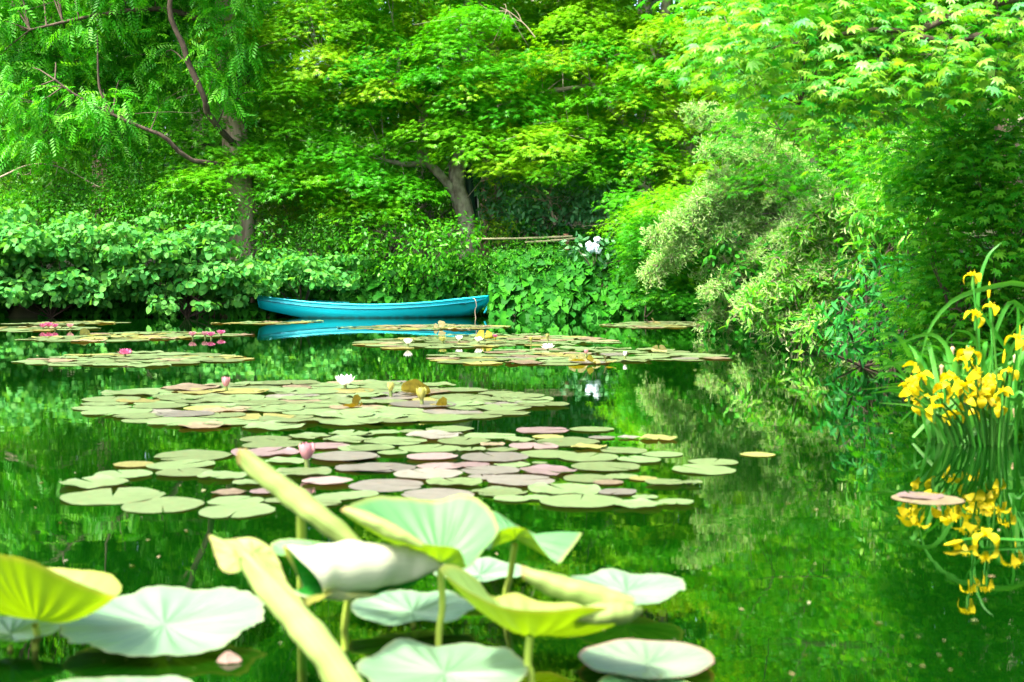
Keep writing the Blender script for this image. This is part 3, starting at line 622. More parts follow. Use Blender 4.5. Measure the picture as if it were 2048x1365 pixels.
def tiers(x0, x1, y0, y1, n, w, Y, k): return [(a, b, c, Y[0] + (Y[1] - Y[0]) * rng.random(), k) for a, b, c, d in band(x0, x1, y0, y1, n, w)]
right_maple('deep green maple at the right edge above the irises', (5.2, 10.6),
    tiers(1830, 2120, 250, 730, 36, (130, 220), (9.0, 10.4), 0) + tiers(1700, 1900, 200, 330, 6, (120, 180), (10, 11), 0) + tiers(1850, 2150, -150, 250, 12, (180, 260), (9, 10.6), 0),
    M['maple_near'], .085, 300, T_MN, [[(1990, 300, 9.8), (1900, 330, 9.7)], [(2000, 560, 9.6), (1900, 620, 9.5)], [(2000, 150, 9.5), (1750, 230, 10.4)]], dens=2.2)
right_maple('shaded maple between the grey shrub and the deep green right maple', (5.6, 15.2),
    tiers(1470, 1900, 150, 330, 20, (130, 210), (13.2, 15), 0) + tiers(1500, 1750, 310, 390, 6, (110, 170), (14.2, 15), 0) + tiers(1450, 1980, -250, 130, 18, (220, 320), (13, 15.5), 0),
    M['maple_deep'], .09, 0, T_MF, [[(1800, 250, 14), (1560, 260, 14)], [(1750, 120, 14), (1550, 130, 13.6)]], dens=.9)
right_maple('overhanging maple branch with large bright star leaves at upper right', (5.2, 8.6),
    tiers(1420, 1650, 0, 150, 9, (120, 190), (7.6, 8.8), 1) + tiers(1640, 2080, 0, 180, 14, (140, 240), (7.4, 8.6), 1) + tiers(1560, 1800, 140, 230, 4, (90, 150), (7.8, 8.8), 1)
    + tiers(1700, 2100, -260, 0, 12, (220, 320), (7.8, 9), 0) + tiers(1450, 1700, -160, 0, 6, (150, 220), (7.8, 9), 0),
    M['maple_near'], .095, 100, T_MN, [[(2000, 60, 8), (1750, 60, 8), (1480, 110, 8.2)], [(2020, 0, 8), (1700, 150, 8.2), (1600, 210, 8.3)], [(2050, -80, 8), (1750, -60, 8), (1500, 0, 8.2)]],
    M['maple_tip'], 300, 8, .13, 1.9)

# ------------------------------------------------------------------ fence, posts, hydrangea
def box(c, s): 
    c = np.asarray(c, float); s = np.asarray(s, float) / 2
    V = [c + s * np.array(k) for k in ((-1, -1, -1), (1, -1, -1), (1, 1, -1), (-1, 1, -1), (-1, -1, 1), (1, -1, 1), (1, 1, 1), (-1, 1, 1))]
    return np.array(V), np.array([(0, 3, 2, 1), (4, 5, 6, 7), (0, 1, 5, 4), (1, 2, 6, 5), (2, 3, 7, 6), (3, 0, 4, 7)])
M['bamboo'] = surf_mat('weathered_bamboo', [(.16, .17, .08), (.3, .28, .15)], 6, (1, 1, 1), .6, .1)
M['post'] = surf_mat('brown_post', [(.13, .06, .03), (.3, .16, .09)], 9, (1, 1, .4), .85, .4)
M['green_paint'] = surf_mat('dark_green_paint', [(.004, .03, .02), (.008, .05, .03)], 5, (1, 1, 1), .5, 0)
M['board_back'] = surf_mat('dark_board', [(.01, .014, .014), (.02, .025, .025)], 5, (1, 1, 1), .6, 0)
M['white_paint'] = surf_mat('white_edge', [(.6, .6, .58), (.75, .75, .72)], 9, (1, 1, 1), .6, .1)
pb = D(1132, 530, 26.35); root = thing('bamboo_fence', 'low bamboo rail with one brown post in front of the rhododendron', 'fence', (pb[0], 26.35, pb[2]))
V, Fc = tube(catmull([D(1133, 535, 26.35), D(1133, 500, 26.35), D(1132, 468, 26.35)], 6), [.055, .056, .054, .057, .055, .05], 10, wob=.05); part('post', root, V, Fc, M['post'])
for q in ([(955, 478.5), (1050, 477), (1145, 473)], [(1050, 485), (1100, 482), (1165, 476)]):
    V, Fc = tube(catmull([D(x, y, 26.28) for x, y in q], 12), [.02 if i % 3 else .024 for i in range(12)], 8); part('rail', root, V, Fc, M['bamboo'])
V, Fc = tube(catmull([D(1133, 484, 26.28), D(1133, 481, 26.28)], 3), .062, 10); part('binding', root, V, Fc, M['twig'])
p0 = D(946, 470, 27.9); root = thing('green_post', 'dark green post standing behind the grey maple trunk', 'post', (p0[0], 27.9, p0[2]))
V, Fc = tube([D(948, 480, 27.9), D(941, 400, 27.9), D(935, 300, 27.9), D(933, 230, 27.9)], .085, 12); part('shaft', root, V, Fc, M['green_paint'])
p0 = D(952, 470, 28.0); root = thing('sign_board', 'dark board with a white edge behind the maple trunk', 'board', (p0[0], 28.0, p0[2]))
tilt = [D(944, 386, 28.0), D(953, 386, 28.05), D(958, 458, 28.05), D(948, 458, 28.0)]
V = np.array(tilt + [v + (0, .05, 0) for v in tilt]); FB = [(3, 2, 1, 0), (4, 5, 6, 7), (0, 1, 5, 4), (1, 2, 6, 5), (2, 3, 7, 6), (3, 0, 4, 7)]
part('panel', root, V, FB, M['board_back'], False)
ed = [D(953.2, 385, 27.99), D(956, 385, 27.99), D(960.5, 460, 27.99), D(958, 460, 27.99)]; V = np.array(ed + [v + (0, .07, 0) for v in ed]); part('edge', root, V, FB, M['white_paint'], False)
M['hyd'] = leaf_mat('white_blue_petal', [(.55, .68, .72), (.66, .78, .8), (.5, .66, .78)], .25, .6, .2, (1, 1, 1))
hb = D(1185, 540, 25.7); root = thing('hydrangea', 'hydrangea with pale blue white flower heads above the ivy', 'shrub', hb)
P, N, Dd = cat([ball(D(x, y, 25.75), (.24, .2, .2), 40, .4) for x, y in ((1160, 505), (1205, 512), (1150, 490), (1215, 490))])
foliage(root, P, N, Dd, .14 * (.8 + .4 * rng.random(len(P))), T_OVAL, M['rhodo'], 'foliage', 90)
for x, y, r in ((1182, 498, .075), (1178, 490, .06), (1190, 494, .07), (1195, 501, .06), (1194, 480, .05)):
    c = D(x, y, 25.45); P, N, Dd = ball(c, r, 90, 0, 1, .1, .9, .15, 0); N = norm(P - c) + rng.normal(size=P.shape) * .2; V, Fa = leaves(P, N, rng.normal(size=P.shape), np.full(len(P), .045), T_ROUND)
    part('flower_head', root, V, Fa, M['hyd'], False, np.repeat(rng.random(len(P)), len(T_ROUND[0])))
V, Fc = tubes([(catmull([hb, (hb + D(x, y, 25.5)) / 2 + (.03, 0, 0), D(x, y, 25.5)], 6), np.linspace(.012, .006, 6)) for x, y in ((1183, 500), (1195, 485), (1155, 500))], 5); part('stems', root, V, Fc, M['twig'], kind='stuff')

# bare pale twigs hanging in the shade on the left and in the rhododendron
def bare_branch(label, pts, r=.015):
    b = D(*pts[0]); root = thing('bare_branch', label, 'branch', b); C = catmull([D(*p) for p in pts], 18); V, Fc = tube(C, np.linspace(r, r * .4, 18), 6, wob=.1); part('stem', root, V, Fc, M['twig'])
    L = []
    for k in range(7):
        i = 4 + int(rng.random() * 12); e = C[i] + rng.normal(size=3) * np.array((.35, .15, .3)); L.append((catmull([C[i], (C[i] + e) / 2 + rng.normal(size=3) * .06, e], 6), np.linspace(r * .5, r * .2, 6)))
    V, Fc = tubes(L, 4); part('side_twigs', root, V, Fc, M['twig'], kind='stuff')
bare_branch('pale bare branch arching at the left edge', [(0, 355, 26.2), (60, 330, 26), (120, 335, 26), (200, 375, 26)], .02)
bare_branch('pale bare twig below the dark curved limb', [(330, 215, 26.6), (360, 195, 26.5), (420, 185, 26.5), (480, 180, 26.5), (560, 190, 26.6)], .012)
bare_branch('grey forked twig standing left of the feathery branches', [(120, 260, 26.3), (125, 230, 26.3), (150, 200, 26.3), (160, 185, 26.3)], .014)
bare_branch('brown bare stem rising through the rhododendron', [(1110, 450, 27.2), (1100, 400, 27.2), (1103, 350, 27.2), (1090, 300, 27.2)], .03)
bare_branch('thin brown stem leaning right inside the rhododendron', [(1115, 440, 27.1), (1080, 390, 27.1), (1068, 370, 27.1)], .016)
bare_branch('lilac grey bare twigs at the top between the two far maples', [(1070, 75, 26), (1050, 50, 26), (1020, 25, 26), (1000, 15, 26)], .014)

# ------------------------------------------------------------------ the boat
def paint_mat(name, c, rough=.45, sc=3):
    m = surf_mat(name, [tuple(x * .82 for x in c), tuple(min(1, x * 1.1) for x in c)], sc, (.5, 1, 2.5), rough, .05, .4); nt = m.node_tree; N = nt.nodes.new; L = nt.links.new
    p = [n for n in nt.nodes if n.type == 'BSDF_PRINCIPLED'][0]; src = p.inputs['Base Color'].links[0].from_socket; tc = N('ShaderNodeTexCoord'); se = N('ShaderNodeSeparateXYZ'); L(tc.outputs['Object'], se.inputs[0])
    no = N('ShaderNodeTexNoise'); no.inputs['Scale'].default_value = 9; L(tc.outputs['Object'], no.inputs['Vector']); ma = N('ShaderNodeMath'); ma.operation = 'MULTIPLY_ADD'; ma.inputs[1].default_value = -.08; L(no.outputs[0], ma.inputs[0]); L(se.outputs[2], ma.inputs[2])
    mr = N('ShaderNodeMapRange'); mr.inputs[1].default_value = -.035; mr.inputs[2].default_value = .01; mr.inputs[3].default_value = .8; mr.inputs[4].default_value = 0; L(ma.outputs[0], mr.inputs[0])
    mx = N('ShaderNodeMix'); mx.data_type = 'RGBA'; L(mr.outputs[0], mx.inputs[0]); L(src, mx.inputs[6]); mx.inputs[7].default_value = (.02, .1, .08, 1); L(mx.outputs[2], p.inputs['Base Color']); return m
M['boat'] = paint_mat('turquoise_paint', (.001, .5, .57)); M['boat_rail'] = paint_mat('rail_paint', (.002, .2, .27)); M['boat_in'] = paint_mat('inner_paint', (.003, .16, .2), .6)
def boat():
    Yc = 25.55; xs = D(524, 600, Yc)[0]; xb = D(983, 595, Yc)[0]; Lb = xb - xs; base = np.array(((xs + xb) / 2, Yc, 0.)); root = thing('rowing_boat', 'turquoise wooden rowing boat moored against the ivy bank', 'boat', base)
    s = np.linspace(0, 1, 31)
    def I(xp, fp): return np.array([catmull([(a, b, 0) for a, b in zip(xp, fp)], 241)[np.argmin(abs(catmull([(a, b, 0) for a, b in zip(xp, fp)], 241)[:, 0] - q))][1] for q in s])
    zg = I((0, .12, .3, .5, .7, .87, 1), (.415, .345, .275, .25, .285, .35, .41))
    wg = I((0, .2, .45, .7, .88, 1), (.40, .52, .56, .47, .26, .012))
    zc = I((0, .1, .23, .45, .65, .8, .92, 1), (.2, .1, .0, -.07, -.0, .09, .19, .37))
    wc = I((0, .2, .45, .7, .88, 1), (.34, .42, .45, .34, .13, .008))
    zk = I((0, .1, .23, .45, .7, .85, .92, 1), (.19, .09, -.02, -.1, -.08, -.05, .04, .36))
    X = xs + s * Lb
    rake = lambda z, k: .0
    V = []; n = len(s)
    for i in range(n):
        for yy, zz in ((-wg[i], zg[i]), (-(wg[i] * .6 + wc[i] * .4), zg[i] * .55 + zc[i] * .45), (-wc[i], zc[i]), (0, zk[i]), (wc[i], zc[i]), (wg[i] * .6 + wc[i] * .4, zg[i] * .55 + zc[i] * .45), (wg[i], zg[i])):
            xx = X[i] + (0.03 if i == 0 else 0) * (zg[0] - zz) / .2; V.append((xx, Yc + yy, zz))
    Fc = [(i * 7 + k, (i + 1) * 7 + k, (i + 1) * 7 + k + 1, i * 7 + k + 1) for i in range(n - 1) for k in range(6)]
    o = part('hull', root, V, Fc, M['boat'], False); md = o.modifiers.new('planks', 'SOLIDIFY'); md.thickness = .022; md.offset = 1 if False else -1
    bv = [(V[k][0] + .001, V[k][1], V[k][2]) for k in range(7)]; bv2 = [(v[0] - .03, v[1] * 1., v[2]) for v in bv]
    TV = np.array(bv + bv2); part('transom', root, TV, [(0, 1, 2, 3, 4, 5, 6), tuple(range(13, 6, -1))] + [(k, k + 7, (k + 1) % 7 + 7, (k + 1) % 7) for k in range(7)], M['boat'], False)
    for sg in (-1, 1):
        rows = []
        for i in range(n):
            y = Yc + sg * (wg[i] + .004); z = zg[i]
            rows += [(X[i], y - sg * .05, z + .012), (X[i], y + sg * .022, z + .012), (X[i], y + sg * .022, z - .02), (X[i], y - sg * .05, z - .02)]
        f = [(i * 4 + k, i * 4 + (k + 1) % 4, (i + 1) * 4 + (k + 1) % 4, (i + 1) * 4 + k) for i in range(n - 1) for k in range(4)] + [(0, 3, 2, 1), tuple((n - 1) * 4 + k for k in range(4))]
        part('gunwale', root, rows, f, M['boat'], False)
        P = np.stack([X, Yc + sg * (wg + .006), zg - .075 + .02 * (s > .95)], 1); v, f = tube(P[:-1], .011, 6); part('rub_rail', root, v, f, M['boat_rail'])
    for q in (.06, .33, .62, .88):
        i = int(q * 30); v, f = box((X[i], Yc, zg[i] - .09), (.2, 2 * wg[i] * .93, .025)); part('thwart', root, v, f, M['boat_in'], False)
    v, f = tube([(X[29] + .01, Yc, .08), (X[30] - .02, Yc, .30), (X[30] + .02, Yc, zg[30] + .02)], [.02, .024, .026], 8); part('stem_post', root, v, f, M['boat'])
    rp = D(950, 599, Yc - .3); r2 = thing('mooring_rope', 'pale mooring rope hanging from the boat bow into the water', 'rope', (rp[0], rp[1], 0))
    v, f = tube(catmull([D(944, 597, Yc - .15), D(950, 599, Yc - .32), D(953, 612, Yc - .33), D(950, 622, Yc - .33), D(952, 640, Yc - .35)], 18), .007, 6); part('strand', r2, v, f, M['twig'])
boat()

# ------------------------------------------------------------------ water lilies
def pad_mesh(seed, notch=.16, wavy=.02, fold=0.0, seg=30, rings=5):
    r = np.random.default_rng(seed); ph = r.random(6) * 6.28; V = [(0, 0, .0)]; Fc = []; A = np.linspace(notch / 2, 2 * math.pi - notch / 2, seg)
    for k in range(1, rings + 1):
        t = k / rings
        for a in A:
            edge = 1 + .03 * math.sin(2 * a + ph[0]) + .02 * math.sin(5 * a + ph[1]) + .008 * math.sin(13 * a + ph[2])
            rr = t * edge * (1 - .10 * t * math.exp(-((min(a, 6.283 - a) - notch / 2) / .12) ** 2)); x, y = rr * math.cos(a), rr * math.sin(a)
            z = t ** 4 * wavy * (1 + math.sin(3 * a + ph[3]) + .7 * math.sin(7 * a + ph[4])) + .008 * t * math.sin(14 * a) * (1 - t)
            if fold:
                d = x * math.cos(ph[5]) + y * math.sin(ph[5]) - .12
                if d > 0:
                    ang = min(fold, d * 4 * fold); x -= d * (1 - math.cos(ang)) * math.cos(ph[5]); y -= d * (1 - math.cos(ang)) * math.sin(ph[5]); z += d * math.sin(ang)
            V.append((x, y, z))
    for i in range(seg - 1): Fc.append((0, 1 + i, 2 + i))
    Fq = [(1 + k * seg + i, 1 + (k + 1) * seg + i, 2 + (k + 1) * seg + i, 2 + k * seg + i) for k in range(rings - 1) for i in range(seg - 1)]
    return mesh_py('lily_pad', V, Fc + Fq, True)
PADS = [pad_mesh(i, .05 + .05 * (i % 4), (.004, .008, .012, .03)[i % 4]) for i in range(12)]
FOLDS = [pad_mesh(40 + i, .3, .05, 1.0 + .35 * (i % 3)) for i in range(5)]
M['pad_g'] = twoside_mat('green_lily_pad', (.105, .158, .062), (.05, .07, .02), rough=.34, spec=.5, scale=3.2, var=.16, transl=.12)
M['pad_p'] = twoside_mat('pink_lily_pad', (.17, .125, .118), (.09, .05, .03), rough=.34, spec=.5, scale=3.2, var=.16, transl=.12)
M['pad_q'] = twoside_mat('mauve_lily_pad', (.14, .13, .108), (.09, .06, .04), rough=.32, spec=.55, scale=2.6, var=.2, transl=.12)
M['pad_y'] = twoside_mat('yellowing_lily_pad', (.17, .18, .05), (.1, .08, .02), rough=.4, spec=.4, scale=4, var=.3, transl=.15)
M['pad_b'] = twoside_mat('fading_lily_pad', (.15, .125, .07), (.1, .06, .02), rough=.45, spec=.4, scale=4, var=.35, transl=.12)
M['pad_f'] = twoside_mat('curled_lily_pad', (.17, .17, .06), (.2, .18, .015), rough=.45, spec=.3, scale=4, var=.3, transl=.3)
M['white_petal'] = leaf_mat('white_petal', [(.8, .78, .76), (.85, .84, .8)], .3, .5, .3, (1, 1, .95))
M['pink_petal'] = leaf_mat('pink_petal', [(.48, .09, .22), (.52, .16, .28), (.45, .07, .17)], .3, .5, .3, (1, 1, 1))
M['blush_petal'] = leaf_mat('blush_petal', [(.48, .2, .23), (.52, .28, .28)], .3, .5, .3, (1, 1, 1))
M['cream_petal'] = leaf_mat('cream_petal', [(.34, .34, .06), (.42, .42, .14)], .3, .5, .3, (1, 1, .8))
M['stamen'] = surf_mat('yellow_stamen', [(.7, .42, .02), (.85, .6, .05)], 30, (1, 1, 1), .6, 0)
M['lily_stem'] = surf_mat('lily_stem', [(.1, .16, .04), (.18, .2, .06)], 10, (1, 1, 1), .6, 0)
def petal_mesh():
    pts = [(0, 0), (.25, .14), (.6, .19), (.85, .11), (1, 0)]; v, f = tmpl_outline(pts, .5, 0)
    v = v.copy(); v[:, 2] += -.15 * np.sin(v[:, 0] * math.pi); return v, f
PET = petal_mesh()
def lily_flower(root, p, size, mat, openness, name='flower'):
    """petals in whorls round a stamen tuft; openness 0 closed bud .. 1 wide open"""
    P, N, Dd, S = [], [], [], []
    for ring, (cnt, el, s) in enumerate(((7, 78 - 62 * openness, 1.0), (7, 82 - 42 * openness, .92), (6, 86 - 25 * openness, .75))):
        for k in range(cnt):
            a = 2 * math.pi * (k + ring * .5) / cnt + rng.normal() * .08; e = math.radians(el + rng.normal() * 3); d = np.array((math.cos(a) * math.cos(e), math.sin(a) * math.cos(e), math.sin(e)))
            P.append(p + np.array((math.cos(a), math.sin(a), 0)) * size * .06); Dd.append(d); N.append(np.array((-math.cos(a) * math.sin(e), -math.sin(a) * math.sin(e), math.cos(e)))); S.append(size * s)
    P, N, Dd, S = map(np.array, (P, N, Dd, S)); V, Fa = leaves(P, N, Dd, S, PET)
    o = part(name, root, V, Fa, mat, True, np.repeat(rng.random(len(P)), len(PET[0])))
    if openness > .35:
        L = [(np.array([p, p + np.array((math.cos(a) * .1, math.sin(a) * .1, .38)) * size]), np.array([.05, .03]) * size) for a in np.linspace(0, 6.28, 9)[:-1]]
        V, Fc = tubes(L, 4); part('stamens', root, V, Fc, M['stamen'], parent=o)
    v, f = tube([p + (0, 0, .01), p + (.01, .02, -.12)], .012, 6); part('stem', root, v, f, M['lily_stem'], parent=o)
def inside(pt, poly):
    x, y = pt; c = False; j = len(poly) - 1
    for i in range(len(poly)):
        if (poly[i][1] > y) != (poly[j][1] > y) and x < (poly[j][0] - poly[i][0]) * (y - poly[i][1]) / (poly[j][1] - poly[i][1]) + poly[i][0]: c = not c
        j = i
    return c
def add_pad(root, p, r, kind, z, tilt=.006, fold=False):
    me = random.choice(FOLDS if fold else PADS); o = bpy.data.objects.new('lily_pad', me); COL.objects.link(o); o.parent = root
    if not me.materials: me.materials.append(M['pad_g'])
    o.material_slots[0].link = 'OBJECT'; o.material_slots[0].material = M['pad_' + kind]
    o.location = Vector((p[0], p[1], z)) - root.location; o.rotation_euler = (rng.normal() * tilt, rng.normal() * tilt, rng.random() * 6.28); o.scale = (r, r * (.9 + .15 * rng.random()), r)
FL = {'w': 'white_petal', 'p': 'pink_petal', 'b': 'blush_petal', 'c': 'cream_petal'}
def lily(label, pads=None, poly=None, rad=(.13, .2), gap=.8, flowers=(), folds=(), mix='gggggggyyqb', seed=0, n_max=260):
    global rng
    if poly: c = np.mean([W(x, y) for x, y in poly], 0)
    else: c = np.mean([W(x, y) for x, y, *_ in pads], 0)
    root = thing('water_lily', label, 'water lily', (c[0], c[1], 0)); k = 0
    if pads:
        for x, y, w, kd in pads:
            p = W(x, y); r = w * p[1] / F / 2; add_pad(root, p, r * 1.03, kd, .002 + .0012 * (k % 9)); k += 1
    if poly:
        WP = [tuple(W(x, y)[:2]) for x, y in poly]; xs = [q[0] for q in WP]; ys = [q[1] for q in WP]; got = []
        for t in range(7000):
            q = (xs_ := min(xs) + (max(xs) - min(xs)) * rng.random(), min(ys) + (max(ys) - min(ys)) * rng.random())
            if not inside(q, WP): continue
            r = rad[0] + (rad[1] - rad[0]) * rng.random()
            if all((q[0] - g[0]) ** 2 + (q[1] - g[1]) ** 2 > (gap * (r + g[2])) ** 2 for g in got):
                got.append((q[0], q[1], r))
                if len(got) >= n_max: break
        for q in got: add_pad(root, (q[0], q[1]), q[2], mix[int(rng.random() * len(mix))], .002 + .0014 * (k % 7), .008); k += 1
    for x, y, r in folds: p = W(x, y); add_pad(root, p, r, 'f', .02, .1, True)
    for x, y, kd, sz, op in flowers:
        p = W(x, y); p = np.array((p[0], p[1], .035)); lily_flower(root, p, sz, M[FL[kd]], op, 'flower' if op > .3 else 'bud')
    return root
near = [(532,879,96,'g'),(546,890,118,'g'),(619,874,82,'g'),(648,894,106,'p'),(695,882,99,'g'),(700,870,85,'g'),(732,900,111,'g'),(773,885,85,'g'),(688,917,137,'q'),(530,906,130,'p'),(575,923,86,'g'),
 (385,914,155,'g'),(267,931,80,'y'),(363,933,137,'g'),(247,952,120,'g'),(368,949,116,'g'),(447,956,99,'g'),(190,971,138,'g'),(225,994,200,'g'),(325,1012,174,'g'),(474,1024,159,'g'),(472,1005,116,'g'),
 (459,988,72,'b'),(531,986,62,'p'),(503,969,72,'g'),(606,949,113,'g'),(654,967,96,'p'),(774,972,147,'q'),(678,995,103,'g'),(558,1003,60,'g'),(732,938,120,'q'),(720,871,60,'g'),(770,867,60,'g'),(823,866,52,'g'),
 (899,862,94,'g'),(868,875,118,'q'),(981,873,102,'g'),(1085,862,102,'p'),(1184,860,92,'g'),(1204,877,51,'q'),(1257,877,43,'q'),(1317,879,80,'y'),(792,886,121,'g'),(927,886,113,'g'),(743,900,90,'g'),(860,898,121,'g'),
 (1040,881,66,'g'),(1096,875,60,'y'),(1134,886,133,'g'),(1067,895,106,'p'),(942,902,61,'g'),(1005,903,64,'g'),(985,893,55,'b'),(1177,898,70,'y'),(1247,902,94,'g'),(1325,910,84,'g'),(1098,910,121,'g'),(1177,917,125,'g'),
 (1278,922,94,'g'),(723,918,70,'q'),(786,909,60,'g'),(864,917,105,'p'),(989,919,139,'q'),(1024,930,74,'g'),(1079,927,31,'g'),(766,937,129,'q'),(880,935,94,'p'),(942,932,74,'p'),(1212,937,137,'g'),(981,945,117,'q'),
 (1095,946,117,'p'),(856,953,133,'q'),(1177,958,102,'g'),(1243,954,62,'g'),(1286,959,59,'y'),(1216,967,62,'b'),(966,957,62,'q'),(909,968,113,'g'),(1042,965,137,'q'),(1329,969,76,'g'),(1384,970,43,'g'),(999,986,113,'g'),
 (1130,981,145,'g'),(1235,986,78,'q'),(1024,1000,70,'g'),(1075,998,55,'g'),(1161,1006,164,'g'),(1274,1013,98,'g'),(1352,1009,74,'g'),(1290,1000,50,'g'),(876,990,150,'q'),(720,990,80,'g'),(640,1008,90,'g')]
lily('nearest water lily with separate green and pink pads behind the lotus leaves', near, flowers=[(613, 938, 'b', .085, .12)])
lily('two overlapping lily pads floating right of the nearest lily raft', [(1427, 925, 94, 'g'), (1407, 941, 129, 'g')])
lily('single small lily pad alone on the water near the right reflections', [(1515, 910, 70, 'y')])
lily('brownish lily pad floating below the yellow irises', [(1855, 999, 130, 'b'), (1840, 994, 90, 'p')])
lily('large raft of crowded lily pads with one white and one pink bloom', None,
     [(160, 805), (250, 790), (330, 778), (450, 770), (640, 766), (790, 765), (880, 775), (985, 785), (1070, 795), (1090, 815), (1020, 830), (880, 838), (730, 850), (560, 857), (420, 855), (310, 848), (230, 835), (180, 820)],
     (.14, .23), .62, [(690, 781, 'w', 0.099, .5), (452, 785, 'b', 0.081, .05), (843, 812, 'c', 0.090, .02), (781, 795, 'c', 0.072, .02)], [(830, 792, 0.110), (710, 818, 0.077), (880, 818, 0.066)], 'gggggggggyqb', n_max=280)
lily('far lily raft with white and cream blooms in front of the boat bow', None,
     [(700, 689), (780, 678), (900, 671), (1060, 669), (1180, 675), (1228, 686), (1120, 691), (960, 695), (800, 698)], (.14, .22), .76,
     [(816, 695, 'w', 0.080, .45), (918, 688, 'w', 0.075, .3), (957, 690, 'w', 0.075, .5), (885, 689, 'c', 0.070, .4), (1062, 689, 'c', 0.060, .03), (1095, 683, 'c', 0.065, .03), (990, 681, 'p', 0.050, .5)], [(970, 682, 0.143)], 'ggggggggyyb')
lily('far lily raft with a wide open white bloom and upturned yellow leaves', None,
     [(850, 715), (960, 704), (1120, 698), (1250, 698), (1380, 705), (1462, 717), (1380, 722), (1250, 724), (1100, 731), (960, 730), (880, 723)], (.14, .23), .75,
     [(1095, 704, 'w', 0.085, .9), (1250, 721, 'w', 0.055, .1), (1172, 716, 'b', 0.055, .1)], [(1155, 727, .085), (1185, 729, .08), (1215, 729, .085), (1318, 706, .08)], 'ggggggggyqb')
lily('left lily raft with a wide open pink bloom', None, [(40, 724), (130, 712), (270, 706), (400, 708), (485, 717), (440, 724), (300, 733), (160, 732)], (.14, .22), .62, [(250, 716, 'p', 0.085, .85)], [], 'ggggggggyyb')
lily('long lily raft with four pink blooms at its right end', None, [(40, 681), (130, 672), (260, 666), (400, 665), (490, 671), (380, 677), (240, 683), (110, 685)], (.15, .22), .75,
     [(385, 678, 'b', 0.075, .5), (410, 677, 'b', 0.070, .5), (422, 678, 'p', 0.075, .6), (442, 674, 'p', 0.080, .7)], [(172, 674, 0.110)], 'ggggggyyyb')
lily('lily raft with pink blooms at the far left edge', None, [(-40, 658), (40, 654), (130, 654), (200, 657), (120, 662), (20, 664)], (.15, .22), .76,
     [(86, 660, 'p', 0.080, .5), (97, 659, 'p', 0.090, .5), (110, 660, 'p', 0.075, .5), (140, 660, 'b', 0.075, .5)], [], 'ggggggyb')
lily('thin far line of lily pads in the shade under the round leaves', None, [(20, 649), (100, 645), (200, 644), (245, 646), (120, 651)], (.16, .22), .68, (), [], 'gggggy')
lily('small floating lily pads below the boat stern', None, [(430, 648), (520, 644), (640, 643), (560, 649)], (.16, .22), .75, (), [], 'ggyyb')
lily('sparse brown and green lily pads across the boat reflection', None, [(680, 657), (760, 652), (900, 650), (1025, 653), (960, 659), (800, 661)], (.15, .22), .62, (), [(878, 658, 0.121)], 'gggyybb')
lily('far right lily pads below the ivy bank', None, [(1210, 652), (1270, 645), (1340, 644), (1420, 648), (1350, 656), (1260, 657)], (.16, .22), .62, (), [(1310, 648, 0.110)], 'gggggyb')

